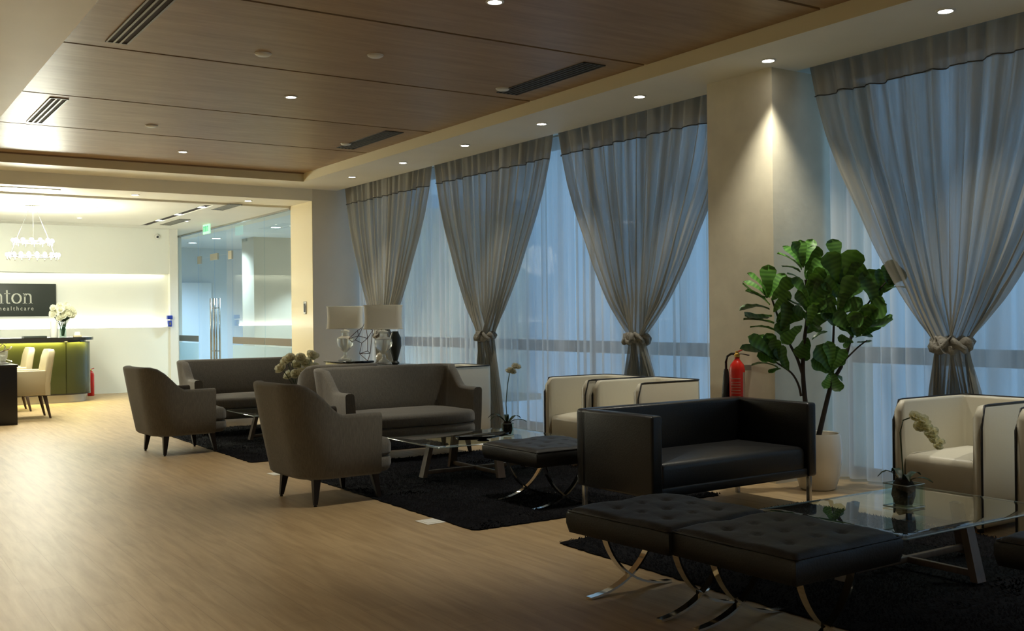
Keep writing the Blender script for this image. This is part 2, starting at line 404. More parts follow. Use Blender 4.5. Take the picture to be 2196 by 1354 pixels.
# room behind the glass partition
bw = struct('wall_rear_room', MB().box(XG, 9.6, 24, 24.15, 0, 2.95).box(9.45, 9.6, YP+.2, 24, 0, 2.95), 'rearwall')
struct('ceiling_rear_room', MB().box(XG+.36, 9.6, YP+.12, 24, 2.9, 3.1).box(XG+.02, XG+.36, YP+.12, 24, 2.92, 3.1), 'rearwall')
struct('wall_rear_block', MB().box(7.15, 8.9, 20.2, 20.9, 0, 2.9), 'beigeblock')
d = struct('door_3', MB().box(6.55, 7.45, 23.9, 24.0, 0, 2.1, .01), 'rearwall')
d['label'] = 'pale door on the far wall behind the glass'
boxo('door_handle', 'steel', d, 6.63, 6.75, 23.86, 23.9, 1.0, 1.03)

# glass partition with a pair of doors
ys = [YP+.80, 15.52, 17.05, 18.0, 18.94, 20.2]
part = struct('window_3', MB().box(XG-.025, XG+.025, YP+.80, YR+1.5, 0, .05).box(XG-.025, XG+.025, YP+.8, YR+1.5, 2.835, ZR), 'steel')
part['label'] = 'frameless glass partition beside the reception'
for i, (a, b) in enumerate(zip(ys[:-1], ys[1:])):
    door = i in (2, 3)
    z0 = 2.36 if door else .05
    p = boxo('glass_pane', 'partition', part, XG-.006, XG+.006, a+.006, b-.006, z0, 2.835)
    if not door:
        boxo('frosted_film', 'frost', p, XG-.011, XG-.008, a+.01, b-.01, .06, .82)
        boxo('brown_band', 'brown', p, XG-.012, XG-.008, a+.01, b-.01, .845, .955)
for i in (2, 3):
    a, b = ys[i], ys[i+1]
    d = struct('door_%d' % (i-1), MB().box(XG-.006, XG+.006, a+.008, b-.008, .01, 2.35), 'partition')
    d['label'] = 'frameless glass door leaf nearer the camera' if i == 2 else 'frameless glass door leaf farther from the camera'
    hy = b-.09 if i == 2 else a+.09
    for sx in (-1, 1):
        MB().tube([(XG+sx*.05, hy, .55), (XG+sx*.05, hy, 1.62)], .016, 8).tube([(XG, hy, .7), (XG+sx*.05, hy, .7)], .009).tube([(XG, hy, 1.45), (XG+sx*.05, hy, 1.45)], .009).build('pull_handle', 'steel', d)
    py = a+.08 if i == 2 else b-.08
    boxo('patch_fitting', 'fitting', d, XG-.018, XG+.014, py-.09, py+.09, 2.26, 2.40)
boxo('patch_fitting', 'fitting', part, XG-.018, XG+.014, 17.8, 18.2, 2.29, 2.40)

# window wall: full-height glazing behind the sheers
def window(name, y0, y1, label):
    X = 6.62
    m = MB().box(X-.03, X+.03, y0, y1, 0, .06).box(X-.03, X+.03, y0, y1, 3.05, 3.2)
    o = struct(name, m, 'frame'); o['label'] = label
    boxo('transom', 'frame', o, X-.05, X+.04, y0, y1, .865, .985)
    n = max(1, round((y1-y0)/2.5)); st = (y1-y0)/n
    for k in range(n+1):
        y = y0+k*st; boxo('mullion', 'frame', o, X-.02, X+.02, y-.012, y+.012, .06, 3.05)
    for k in range(n):
        a, b = y0+k*st+.013, y0+(k+1)*st-.013
        boxo('pane', 'pane', o, X-.006, X+.006, a, b, .06, .864)
        boxo('pane', 'pane', o, X-.006, X+.006, a, b, .986, 3.05)
window('window_1', col_y1, YP, 'tall window run behind the sheers left of the column')
window('window_2', YB, col_y0, 'tall window run behind the sheers right of the column')

# ================================================================ LIGHT FITTINGS
def downlight(x, y, z, label, power, spot=1.25, lens='lens', r=.042, group=None, color=NEUT, on=True, blend=.5):
    t = root('downlight', label, 'ceiling light', (x, y, z), 0, group)
    MB().lathe([(r*1.35, 0), (r*1.35, -.006), (r*1.02, -.009), (r, 0)]).build('trim_ring', 'trim', t)
    MB().lathe([(r, -.001), (r*.97, -.005), (.001, -.006)]).build('lamp_lens', lens if on else 'trim', t)
    if on and power: add_light('SPOT', 'downlight_beam', (0, 0, -.03), power, color, .04, spot, blend, parent=t)
    return t
names = ['closest to the camera, above the right curtain', 'just in front of the column', 'left of the column, above the third curtain', 'fourth from the camera along the curtains',
         'fifth from the camera along the curtains', 'sixth from the camera along the curtains', 'farthest from the camera, by the end wall']
for i in range(7):
    downlight(5.603, 3.742+1.4018*i, ZS, 'small lit downlight in the white window soffit, '+names[i], P_SOFFIT*(1.7 if i == 1 else 1), 1.5 if i == 1 else 1.2, blend=1, group='soffit downlights')
for i, y in enumerate((2.34, .94)):
    downlight(5.603, y, ZS, 'lit downlight in the window soffit just beyond the right edge of view' if i == 0 else 'lit downlight in the window soffit far beyond the right edge of view', P_SOFFIT, group='soffit downlights out of view')
for x, y, s in ((3.352, 8.492, 'over the middle of the seating'), (3.391, 11.886, 'at the far end of the room')):
    downlight(x, y, ZT, 'lit downlight in the brown wood ceiling '+s, P_TRAY*(1 if y < 10 else .8), 1.15, blend=.8)
downlight(3.40, 5.30, ZT, 'lit downlight in the brown wood ceiling at the top edge of the picture', P_TRAY, 1.15, blend=.8)
downlight(3.4, -1.5, ZT, 'added fill lamp in the wood ceiling behind the camera', P_TRAY*2, 2.0, blend=.9)  # unseen lamp added so that floor bounce brightens the ceiling
for x, y, s_ in ((.1, 9.8, 'level with the far rug'), (.1, 6.2, 'level with the middle rug'), (-.5, 4.3, 'level with the black sofa'), (-.2, 8.0, 'between the two grey rugs'), (-.4, 2.5, 'near the camera'), (.6, 12.6, 'next to the reception opening')):  # unseen spots added for ambient light bounced off the left floor
    downlight(x, y, ZS if y > 0 else ZT, 'added fill lamp out of view beyond the left edge, '+s_, P_FILL, 1.6, group='added left soffit fill lamps out of view', blend=.9)
DD = [(2.641, 7.218, 'left of the pair near the big vent'), (3.35, 6.841, 'right of the pair near the big vent'), (2.677, 10.439, 'nearest the small left vent'),
      (4.754, 7.305, 'beside the larger right vent'), (4.766, 10.484, 'beside the far right vent')]
for x, y, s in DD:
    t = root('ceiling_speaker', 'round white unlit ceiling disc '+s, 'ceiling disc', (x, y, ZT))
    MB().lathe([(.055, 0), (.055, -.01), (.045, -.016), (.001, -.018)]).build('cover', 'trim', t)
    MB().lathe([(.06, 0), (.06, -.004), (.054, -.005)]).build('rim', 'trim', t)
for x, y, s in ((1.62+.06, 6.8, 'long dark slotted vent in the wood ceiling, cut by the top edge'), (1.62+.06, 10.18, 'dark slotted vent in the wood ceiling at the left'),):
    L = .64
    v = root('ceiling_vent', s, 'vent', (x, y, ZT))
    MB().box(-.075, .075, -L, -L+.012, -.008, 0).box(-.075, .075, L-.012, L, -.008, 0).box(-.075, -.062, -L, L, -.008, 0).box(.062, .075, -L, L, -.008, 0).build('frame', 'ventfr', v, flat=True)
    boxo('dark_duct', 'groove', v, -.062, .062, -L+.012, L-.012, -.002, -.0005)
    for k in range(2): boxo('slat', 'ventfr', v, -.028+k*.042, -.014+k*.042, -L+.012, L-.012, -.008, -.002)
for x, y, s in ((4.885, 6.83, 'dark slotted vent in the wood ceiling nearest the column'), (4.885, 10.16, 'dark slotted vent in the wood ceiling at the far right')):
    L = .61
    v = root('ceiling_vent', s, 'vent', (x, y, ZT))
    MB().box(-.105, .105, -L, -L+.01, -.008, 0).box(-.105, .105, L-.01, L, -.008, 0).box(-.105, -.095, -L, L, -.008, 0).box(.095, .105, -L, L, -.008, 0).build('frame', 'vent', v, flat=True)
    boxo('dark_duct', 'groove', v, -.095, .095, -L+.01, L-.01, -.002, -.0005)
    for k in range(4): boxo('slat', 'vent', v, -.07+k*.04, -.055+k*.04, -L+.01, L-.01, -.008, -.002)
# header strip light and reception downlights
t = root('strip_light', 'long bright recessed strip light above the reception opening', 'ceiling light', (1.0, YP+.42, 2.888))
boxo('diffuser', 'cove', t, -1.4, 1.42, -.17, .17, -.006, -.001)
MB().box(-1.42, 1.44, -.19, -.17, -.01, 0).box(-1.42, 1.44, .17, .19, -.01, 0).build('rim', 'trim', t, flat=True)
add_light('AREA', 'strip_glow', (0, 0, -.012), P_STRIP, RECL, 2.8, sy=.32, parent=t)
downlight(4.87, YP+.35, 2.888, 'small lit downlight under the header near the glass partition', 10, group='reception downlights')
downlight(3.36, YP+.35, 2.888, 'small lit downlight under the header nearer the strip light', 8, group='reception downlights')
for x, y, s_ in ((3.2, 15.6, 'right of the chandelier'), (3.3, 17.2, 'above the rounded counter end'), (1.2, 17.0, 'above the straight part of the counter'), (4.9, 17.0, 'beside the glass doors')):
    downlight(x, y, ZR, 'small downlight in the white reception ceiling '+s_, P_RECEP, 2.3, group='reception ceiling downlights', blend=1, r=.03, color=RECL)
for n, (x, y) in enumerate(((6.55, 22.3), (6.62, 20.9), (6.75, 17.9))):
    downlight(x, y, 2.9, 'round lit downlight seen through the glass, '+['farthest', 'middle', 'nearest'][n]+' of the three', P_INNER, 2.4, 'dimlens', .085, 'downlights behind the glass', COOL, blend=1)
downlight(8.2, 19.2, 2.9, 'round downlight behind the beige block beyond the glass', P_INNER, 1.6, 'dimlens', .085, 'downlights behind the glass', COOL)

# chandelier
ch = root('chandelier', 'glowing two-tier crystal chandelier over the reception', 'chandelier', (2.37, 15.5, 0))
MB().lathe([(.001, ZR), (.10, ZR), (.10, ZR-.02), (.001, ZR-.025)]).build('canopy', 'chrome', ch)
for R, z, n in ((.25, 2.36, 14), (.325, 2.165, 20)):
    MB().tube([(R*math.cos(a*PI/18), R*math.sin(a*PI/18), z-.02) for a in range(37)], .008).build('ring', 'chrome', ch)
    for k in range(n):
        a = 2*PI*k/n; p = (R*math.cos(a), R*math.sin(a), z)
        g = MB().ball(p, .024, 8, 6).build('crystal_globe', 'bulb', ch)
        MB().tube([(p[0], p[1], z-.03), (p[0], p[1], z-.07)], .004, 5).build('drop', 'chrome', g)
for k in range(3):
    a = 2*PI*k/3+.4; MB().tube([(.03*math.cos(a), .03*math.sin(a), ZR-.02), (.25*math.cos(a), .25*math.sin(a), 2.36), (.325*math.cos(a), .325*math.sin(a), 2.165)], .003, 4).build('cable', 'steel', ch)
add_light('POINT', 'chandelier_glow', (0, 0, 2.26), P_CHAND, RECL, .3, parent=ch)

# exit sign, camera, wall devices
t = root('exit_sign', 'small green exit sign hanging by the glass partition', 'sign', (5.38, 17.5, 2.79))
boxo('sign_box', 'exit', t, -.015, .015, -.17, .17, -.09, .07, b=.004)
for k, (a, b, c_, d_) in enumerate(((-.13, -.07, -.05, .04), (-.03, .02, -.05, .04), (.06, .12, -.05, .04))):
    MB().box(-.02, -.015, a, a+.012, c_, d_).box(-.02, -.015, a, b, d_-.012, d_).box(-.02, -.015, b-.012, b, c_, d_).build('pictogram', 'exitw', t, flat=True)
MB().tube([(0, -.1, .06), (0, -.1, .073)], .005).tube([(0, .1, .06), (0, .1, .073)], .005).build('hanger', 'steel', t)
t = root('security_camera', 'tiny white dome camera at the top of the reception wall', 'camera', (4.86, YR-.03, 2.72))
MB().ball((0, 0, 0), .05).build('dome', 'trim', t); MB().ball((0, -.04, -.01), .022, 8, 5).build('camera_eye', 'black', t)
t = root('hand_sanitiser', 'small blue dispenser on the white wall end by the glass', 'dispenser', (5.07, YR-.02, 0))
boxo('body', 'blue', t, -.05, .02, -.07, -.0, 1.13, 1.24, b=.01); boxo('cover', 'blue', t, -.06, .03, -.08, 0, 1.26, 1.33, b=.008); boxo('nozzle', 'steel', t, -.03, 0, -.075, -.07, 1.16, 1.21)
t = root('card_reader', 'small dark card reader on the glossy cream jamb', 'card reader', (XG, 13.88, 1.40))
boxo('body', 'steel', t, -.02, 0, -.05, .05, -.09, .09, b=.005); boxo('keypad', 'black', t, -.024, -.02, -.025, .025, -.06, .06)

# ================================================================ CURTAINS
ZTIE = 1.035
EDGE = [(3.10, 1.225), (3.05, 1.21), (2.82, 1.155), (2.54, 1.06), (2.26, .93), (1.95, .755), (1.70, .62), (1.50, .49), (1.33, .365), (1.16, .215), (1.06, .115), (1.035, .10), (.97, .115), (.70, .185), (.4, .215), (.01, .24)]
def edge_at(z):
    for (z1, a), (z0, b) in zip(EDGE[:-1], EDGE[1:]):
        if z0 <= z <= z1: return b+(a-b)*(z-z0)/(z1-z0)
    return EDGE[-1][1] if z < .01 else EDGE[0][1]
def curtain(yc, label, seed, hw=1.0):
    rnd = random.Random(seed)
    t = root('curtain', label, 'curtain', (6.12, yc, 0), 0, 'taupe tied curtains')
    NP, NU = 15, 15*12
    ph = [rnd.uniform(0, .9) for _ in range(NP+1)]; am = [rnd.uniform(.55, 1.2) for _ in range(NP+1)]
    def fold(u, z):
        k = u*NP; i = min(NP-1, int(k)); f = k-i
        a = am[i]*(1-f)+am[i+1]*f; p = ph[i]*(1-f)+ph[i+1]*f
        A = .026 if z > ZTIE+.5 else (.026+.015*(1-abs(z-ZTIE)/.5) if z > ZTIE-.5 else .035)
        gath = max(0, 1-abs(z-ZTIE)/.35)
        x = A*a*math.sin(2*PI*(k+p*.6))+.006*math.sin(2*PI*k*2.3+p*5)
        # the gathered waist is a bunch with some depth
        ang = PI*(u-.5)*2
        return x*(1-.6*gath)+gath*.055*math.cos(ang*2.0+seed), gath
    def rows(zs, nm, m, parent):
        V, F, UV = [], [], []
        for z in zs:
            e = edge_at(z)*hw
            for j in range(NU+1):
                u = j/NU; x, g = fold(u, z)
                y = (2*u-1)*e
                lean = .05*max(0, min(1, (2.9-z)/1.8)) if z > ZTIE else .05*max(0, z/ZTIE)-.03*(1-z/ZTIE)
                V.append((x-lean, y, z)); UV.append((u, z))
        n = NU+1
        for i in range(len(zs)-1):
            for j in range(NU): F.append((i*n+j, i*n+j+1, (i+1)*n+j+1, (i+1)*n+j))
        return mesh_obj(nm, V, F, m, parent, smooth=True, uvs=UV)
    rows([3.11, 3.05, 2.95, 2.845], 'header_band', 'drapeband', t)
    V = []
    sm = MB(); pts = []
    for j in range(0, NU+1, 2):
        u = j/NU; x, g = fold(u, 2.845); pts.append((x-.008-.003, (2*u-1)*edge_at(2.845)*hw, 2.845+.006*math.sin(u*60+seed)+.004*math.sin(u*23)))
    sm.tube(pts, .0045, 4).build('seam', 'seam', t)
    zz = [2.845-(2.845-ZTIE)*k/26 for k in range(27)]
    rows(zz, 'drape', 'drape', t)
    rows([ZTIE-(ZTIE-.012)*k/14 for k in range(15)], 'lower_drape', 'drape', t)
    # knotted tieback: two twisted cloth strands round the waist, ending in a knot
    mb = MB(); N = 40
    for st in (0, PI):
        rings = []
        for k in range(N+1):
            a = 2*PI*k/N; tw = 4*a+st; R1, R2 = .118, .062
            d = Vector((-math.cos(a), math.sin(a), 0))
            c0 = Vector((-.05-R2*math.cos(a), R1*math.sin(a), ZTIE))+d*(.017*math.cos(tw))+Vector((0, 0, .024*math.sin(tw)+.012*math.sin(a+seed)))
            rr0 = .025+.004*math.sin(7*a+seed)
            rings.append([c0+d*(rr0*math.cos(2*PI*q/8)*(1+.25*math.sin(3*q+5*a)))+Vector((0, 0, rr0*1.2*math.sin(2*PI*q/8))) for q in range(8)])
        mb.loft(rings, cap=False)
    tb = mb.build('tieback', 'tie', t, auto=1.2)
    kb = MB(); rings = []
    for k in range(29):                       # a loose overhand knot
        a = 2*PI*k/28; c0 = Vector((-.135+.018*math.sin(3*a), .015+.045*math.cos(2*a+seed)+.012*math.cos(a), ZTIE+.035*math.sin(3*a+.7)))
        rings.append([c0+Vector((.022*math.cos(2*PI*q/8), .012*math.sin(2*PI*q/8+a), .024*math.sin(2*PI*q/8))) for q in range(8)])
    kb.loft(rings, cap=False)
    kb.ball((-.12, .01, ZTIE), .040, 10, 8, (1, 1.3, 1.0))
    kb.build('knot', 'tie', tb, auto=1.5)
    return t
curtain(12.27, 'taupe curtain tied back, farthest of the four, behind the table lamps', 3, 1.02)
curtain(9.73, 'taupe curtain tied back, between the lamps and the white tub chairs', 5, 1.01)
curtain(7.16, 'taupe curtain tied back, just left of the cream column', 8, 1.03)
curtain(4.04, 'taupe curtain tied back right of the column, nearest of the four', 11, .965)

def sheer(y0, y1, label, seed, hem=0):
    rnd = random.Random(seed); L = y1-y0; NP = int(L*7); NU = NP*8
    ph = [rnd.uniform(-.5, .5) for _ in range(NP+2)]; am = [rnd.uniform(.3, 1.25) for _ in range(NP+2)]
    V, F, UV = [], [], []; zs = [3.1, 2.7, 2.2, 1.7, 1.2, .8, .5, .25, .1, .02]
    for z in zs:
        for j in range(NU+1):
            u = j/NU; k = u*NP; i = int(k) if k < NP else NP-1; f = k-i
            a = am[i]*(1-f)+am[i+1]*f; p = ph[i]*(1-f)+ph[i+1]*f
            sp = 1+.35*(3.1-z)/3.1
            V.append((.028*a*sp*math.sin(2*PI*(k+p)), y0+u*L+.012*math.cos(2*PI*(k+p)), z)); UV.append((u*L/2, z*.25))
    n = NU+1
    for i in range(len(zs)-1):
        for j in range(NU): F.append((i*n+j, i*n+j+1, (i+1)*n+j+1, (i+1)*n+j))
    t = root('sheer_curtain', label, 'curtain', (6.34, 0, 0), 0, 'white sheer curtains')
    mesh_obj('voile', V, F, 'sheer', t, smooth=True, uvs=UV)
    MB().tube([(0, y0, 3.115), (0, y1, 3.115)], .012).build('curtain_rail', 'trim', t)
    return t
sheer(10.95, 13.57, 'white sheer curtain at the far end behind the table lamps', 1)
sheer(8.45, 10.94, 'white sheer curtain behind the second tied curtain from the far end', 2)
sheer(5.97, 8.44, 'white sheer curtain behind the two side-by-side white tub chairs', 3)
sheer(2.6, 5.25, 'white sheer curtain behind the potted fig, right of the column', 4)
sheer(.0, 2.59, 'white sheer curtain beyond the right edge of view', 6)

# ================================================================ UPHOLSTERY
def u_path(W, D, r, nc=6, ns=8, nb=10):
    """plan path, front = -y: left arm front -> back -> right arm front; returns points, outward normals"""
    P = []
    for k in range(ns): P.append(((-W/2, -D/2+(D-r)*k/ns), (-1, 0)))
    for k in range(nc+1):
        a = PI-PI/2*k/nc; P.append(((-W/2+r+r*math.cos(a), D/2-r+r*math.sin(a)), (math.cos(a), math.sin(a))))
    for k in range(1, nb): P.append(((-W/2+r+(W-2*r)*k/nb, D/2), (0, 1)))
    for k in range(nc+1):
        a = PI/2-PI/2*k/nc; P.append(((W/2-r+r*math.cos(a), D/2-r+r*math.sin(a)), (math.cos(a), math.sin(a))))
    for k in range(1, ns+1): P.append(((W/2, D/2-r-(D-r)*k/ns), (1, 0)))
    return P
def u_shell(W, D, r, t, zb, Ha, Hb, fb=0, fs=0, slope=(.0, .3), er=.03, ns=10, nb=10, endr=0, bow=0, short=0):
    P = u_path(W, D-short, r, 6, ns, nb); rings = []
    P = [((p[0], p[1]+short/2), n) for p, n in P]; D = D-short
    s = [0]
    for i in range(1, len(P)): s.append(s[-1]+math.dist(P[i][0], P[i-1][0]))
    tot = s[-1]; arm = D-r
    for i, (p, n) in enumerate(P):
        d = min(s[i], tot-s[i])                 # distance from nearest arm front
        ds = arm-d                              # + along the arm, measured from where the corner starts
        q = max(0, min(1, (ds-slope[0])/(slope[1]-slope[0])))   # 0 at the back, 1 on the arm
        q = q*q*(3-2*q)*.6+q*.4
        h = Hb+(Ha-Hb)*q
        fl = fb*abs(n[1]) if n[1] > 0 else 0
        fl = fb*max(0, n[1])+fs*abs(n[0])
        bw_ = bow*math.sin(PI*max(0, min(1, (p[0]+W/2)/W))) if n[1] > .99 else 0
        if endr and d < endr:                  # rounded top-front corner of the arm
            h = h-endr+math.sqrt(max(0, endr**2-(endr-d)**2))
        ring = []
        def pt(off, z): ring.append((p[0]+n[0]*(off), p[1]+n[1]*(off)+bw_, z))
        H0 = max(h-zb, .05)
        def out(z): return fl*(z-zb)/(Hb-zb)
        pt(-.02, zb); pt(0+out(zb+.02), zb+.02)
        pt(out(zb+H0*.5)+.004, zb+H0*.5); pt(out(h-er), h-er)
        pt(out(h)-er*.3, h-er*.3); pt(out(h)-er, h); pt(out(h)-t+er, h); pt(out(h)-t+er*.3, h-er*.3)
        pt(out(h-er)-t, h-er); pt(out(zb+H0*.5)-t-.004, zb+H0*.5); pt(-t, zb+.02); pt(-t+.02, zb)
        rings.append(ring)
    mb = MB(); mb.loft(rings); return mb, P, s
def seat_outline(W, D, t, r, front, over):
    """cushion outline CCW, front edge bulges to -y by `front`, starts past the arms by over"""
    x = W/2-t; yb = D/2-t-.005; pts = []
    N = 14
    for k in range(N+1):
        u = k/N; xx = -x+2*x*u
        pts.append((xx, -D/2-over-front*(1-(2*u-1)**4)))
    pts += [(x, -D/2+.1), (x, yb-.12), (x-.05, yb-.03), (x-.12, yb), (-x+.12, yb), (-x+.05, yb-.03), (-x, yb-.12), (-x, -D/2+.1)]
    return pts
def splay_leg(x, y, parent, dx, dy, top=.19):
    m = MB(); tp = .021
    rings = []
    for q, rr in ((0, .010), (.12, .012), (.92, .021), (1, .023)):
        cx = x+dx*(1-q); cy = y+dy*(1-q); z = .012+(top-.012)*q
        rings.append([(cx+rr*a, cy+rr*1.25*b, z) for a, b in ((-1, -1), (1, -1), (1, 1), (-1, 1))])
    m.loft(rings); l = m.build('leg', 'leg_dark', parent)
    MB().lathe([(.011, 0), (.011, .008), (.006, .013)], x+dx, y+dy, 8).build('foot_glide', 'leg_dark', l)
    return l
def lounge(name, label, cat, loc, rz, W, D, slope, group=None, r=.2, arm=.10, Hb=.82):
    t = root(name, label, cat, loc, rz, group)
    sh, P, s = u_shell(W, D, r, .085, .185, .605, Hb, fb=.115, fs=.03, slope=slope, er=.026, nb=14 if W > 1 else 8, short=arm)
    sh.build('backrest_shell', 'taupe_sofa', t, auto=1.2)
    o = seat_outline(W, D, .08, .05, .09, .0)
    slab(o, .18, .295, .035, 0, .05).build('seat_base', 'taupe_sofa', t, auto=1.2)
    slab(o, .297, .41, .045, .035, .02).build('seat_cushion', 'taupe_sofa', t, auto=1.2)
    for sx in (-1, 1):
        for yy, dy in ((D/2-.13, .02), (-D/2+.10, -.03)):
            splay_leg(sx*(W/2-.115), yy, t, sx*.025, dy)
    boxo('under_rail', 'leg_dark', t, -W/2+.12, W/2-.12, D/2-.15, D/2-.11, .165, .184)
    return t
AW, AD = .72, .66
lounge('armchair', 'grey-brown fabric armchair seen from behind, nearest the camera, at the near rug corner', 'armchair', (2.895, 6.745, 0), PI/2+math.radians(3), AW, AD, (-.19, .07), 'grey-brown armchairs')
lounge('armchair', 'grey-brown fabric armchair farther left beside the far rug', 'armchair', (2.775, 9.985, 0), PI/2+math.radians(4), AW, AD, (-.19, .07), 'grey-brown armchairs')
lounge('armchair', 'grey-brown armchair mostly hidden, behind the near grey sofa, with pale rim', 'armchair', (4.06, 9.34, 0), PI+math.radians(-3), AW, AD, (-.19, .07), 'grey-brown armchairs')
lounge('sofa', 'grey-brown fabric sofa in the middle, backing onto the console lamps', 'sofa', (4.33, 8.40, 0), 0, 1.32, .66, (-.03, .22), 'grey-brown sofas', r=.14, arm=.03, Hb=.80)
lounge('sofa', 'grey-brown fabric sofa at the far end by the glass partition', 'sofa', (3.965, 11.30, 0), math.radians(-1.6), 1.40, .68, (-.03, .22), 'grey-brown sofas', r=.14, arm=.03, Hb=.80)

# white tub chairs
TH, TW, TD = .72, .565, .68
def tub_chair(label, loc, rz):
    t = root('tub_chair', label, 'armchair', loc, rz, 'ivory tub chairs')
    sh, P, s = u_shell(TW, TD, .07, .05, .03, TH, TH, er=.016, slope=(5, 6), endr=.055, ns=16, nb=8)
    sh.build('shell', 'white_leather', t, auto=1.2)
    tot = s[-1]; pts = []
    first = P[0]
    for z in (.04, .2, .4, .6): pts.append((P[0][0][0]-.004, P[0][0][1]-.004, z))
    for i, (p, n) in enumerate(P):
        d = min(s[i], tot-s[i]); h = TH
        if d < .055: h = TH-.055+math.sqrt(max(0, .055**2-(.055-d)**2))
        if i in (0, len(P)-1): continue
        pts.append((p[0]+n[0]*.0-n[0]*.004, p[1]-n[1]*.004, h+.001))
    for z in (.6, .4, .2, .04): pts.append((P[-1][0][0]+.004, P[-1][0][1]-.004, z))
    MB().tube(pts, .0065, 6).build('piping', 'piping', t, auto=1.2)
    x = TW/2-.052
    slab(rrect(-x, x, -TD/2+.012, TD/2-.055, .03), .20, .405, .045, .03, .02).build('seat_cushion', 'white_leather', t, auto=1.2)
    boxo('front_panel', 'white_leather', t, -x, x, -TD/2+.03, TD/2-.06, .04, .20, b=.01)
    for sx in (-1, 1):
        for sy in (-1, 1): MB().lathe([(.018, 0), (.018, .035)], sx*(TW/2-.05), sy*(TD/2-.06), 10).build('foot', 'black', t)
    return t
R90 = -PI/2
tub_chair('ivory tub chair with black piping, left of the side-by-side pair', (5.48, 7.0, 0), R90)
tub_chair('ivory tub chair with black piping, right of the side-by-side pair behind the black sofa', (5.53, 6.40, 0), R90)
tub_chair('ivory tub chair at the right with its seat facing the near glass table', (5.70, 3.67, 0), R90)
tub_chair('ivory tub chair cut by the right edge of the picture', (5.70, 2.90, 0), R90)
tub_chair('ivory tub chair behind the middle sofa, its outer side facing us', (5.63, 9.72, 0), R90+math.radians(6))

# black sofa
bs = root('sofa', 'black leather two-seat sofa with square arms on steel legs, right of centre', 'sofa', (4.63, 4.87, 0), math.radians(1.5))
W, D, H, B, T = 1.44, .70, .67, .19, .085
boxo('backrest', 'black_leather', bs, -W/2, W/2, D/2-.11, D/2, B, H, b=.022)
for sx, nm in ((-1, 'arm'), (1, 'arm')):
    boxo(nm, 'black_leather', bs, min(sx*W/2, sx*(W/2-T)), max(sx*W/2, sx*(W/2-T)), -D/2, D/2-.05, B, H-.002, b=.018)
slab(rrect(-W/2+T+.002, W/2-T-.002, -D/2+.02, D/2-.10, .03), B+.02, .385, .04, .022, .02).build('seat_cushion', 'black_leather', bs, auto=1.2)
boxo('seat_frame', 'black_leather', bs, -W/2+T-.01, W/2-T+.01, -D/2+.012, D/2-.05, B, B+.055, b=.01)
for sx in (-1, 1):
    for sy in (-1, 1): boxo('leg', 'steel', bs, sx*(W/2-.035)-.013, sx*(W/2-.035)+.013, sy*(D/2-.04)-.013, sy*(D/2-.04)+.013, 0, B+.005, b=.002)

# ottomans with crossed chrome legs
OW, OH, OB = .615, .405, .288
def ottoman(label, loc, rz):
    t = root('ottoman', label, 'ottoman', loc, rz, 'black tufted ottomans')
    N = 32; V, F = [], []; hwd = OW/2
    btn = [(-.5, 0, .5)[i]*hwd for i in range(3)]
    def top(x, y):
        e = max(abs(x), abs(y))/hwd
        z = OH-.002-.018*max(0, (e-.90)/.1)**2
        g = 0
        for b in btn:
            g = max(g, math.exp(-((x-b)/.008)**2)*.35, math.exp(-((y-b)/.008)**2)*.35)
        z -= .006*g
        for a in btn:
            for b in btn: z -= .012*math.exp(-((x-a)**2+(y-b)**2)/.022**2)
        z += .004*math.cos(x/hwd*PI*2)*math.cos(y/hwd*PI*2)*-1
        return z
    n = N+1
    for i in range(n):
        for j in range(n):
            x = -hwd+OW*j/N; y = -hwd+OW*i/N; V.append((x, y, top(x, y)))
    for i in range(N):
        for j in range(N): F.append((i*n+j, i*n+j+1, (i+1)*n+j+1, (i+1)*n+j))
    peri = [j for j in range(n)]+[i*n+N for i in range(1, n)]+[N*n+j for j in range(N-1, -1, -1)]+[i*n for i in range(N-1, 0, -1)]
    for dz, off in ((-.03, .006), (-.07, .006), (-.112, -.004), (-.117, -.02)):
        st = len(V)
        for q in peri if True else []:
            x, y = V[q][0], V[q][1]; l = max(abs(x), abs(y)); V.append((x*(1+off/hwd), y*(1+off/hwd), OH-.004+dz))
        prev = peri if dz == -.03 else list(range(st-len(peri), st))
        for k in range(len(peri)):
            k2 = (k+1) % len(peri); F.append((prev[k], prev[k2], st+k2, st+k))
    F.append(tuple(range(len(V)-len(peri), len(V))))
    mesh_obj('tufted_cushion', V, F, 'soft_black', t, auto=1.1)
    MB().tube([(x, y, OH-.020) for x, y in rrect(-hwd-.001, hwd+.001, -hwd-.001, hwd+.001, .012, 3)+[(hwd-.011, -hwd-.001)]], .0045, 5).build('piping', 'soft_black', t)
    for a in btn:
        for b in btn: MB().ball((a, b, OH-.020), .011, 8, 5, (1, 1, .5)).build('button', 'button', t)
    # two crossed frames in planes facing +-y
    for y in (-.215, .215):
        for s in (-1, 1):
            pts = []
            for k in range(17):
                u = k/16                       # 0 top, 1 foot
                x = s*(.165-.19*math.sin(u*PI/2*.55)/math.sin(PI/2*.55)*.55-.33*u*u*.99+.02*u)
                z = OB-.0+(.006-OB)*(math.sin(u*PI/2*1.0)*.92+.08*u)
                pts.append((x-.02, y+s*.006, z))
            MB().tube(pts, 0, flat=(.034, .010, (0, 1, 0))).build('leg', 'chrome', t, auto=.9)
    for s in (-1, 1): MB().tube([(s*.15-.02, -.23, OB-.012), (s*.15-.02, .23, OB-.012)], .007).build('cross_bar', 'chrome', t)
    for k in range(4): boxo('strap', 'black', t, -.2, .16, -.2+k*.12, -.16+k*.12, OB-.008, OB)
    return t
o1 = ottoman('black tufted ottoman on crossed chrome legs, nearest the camera', (3.118, 2.806, 0), math.radians(1.8))
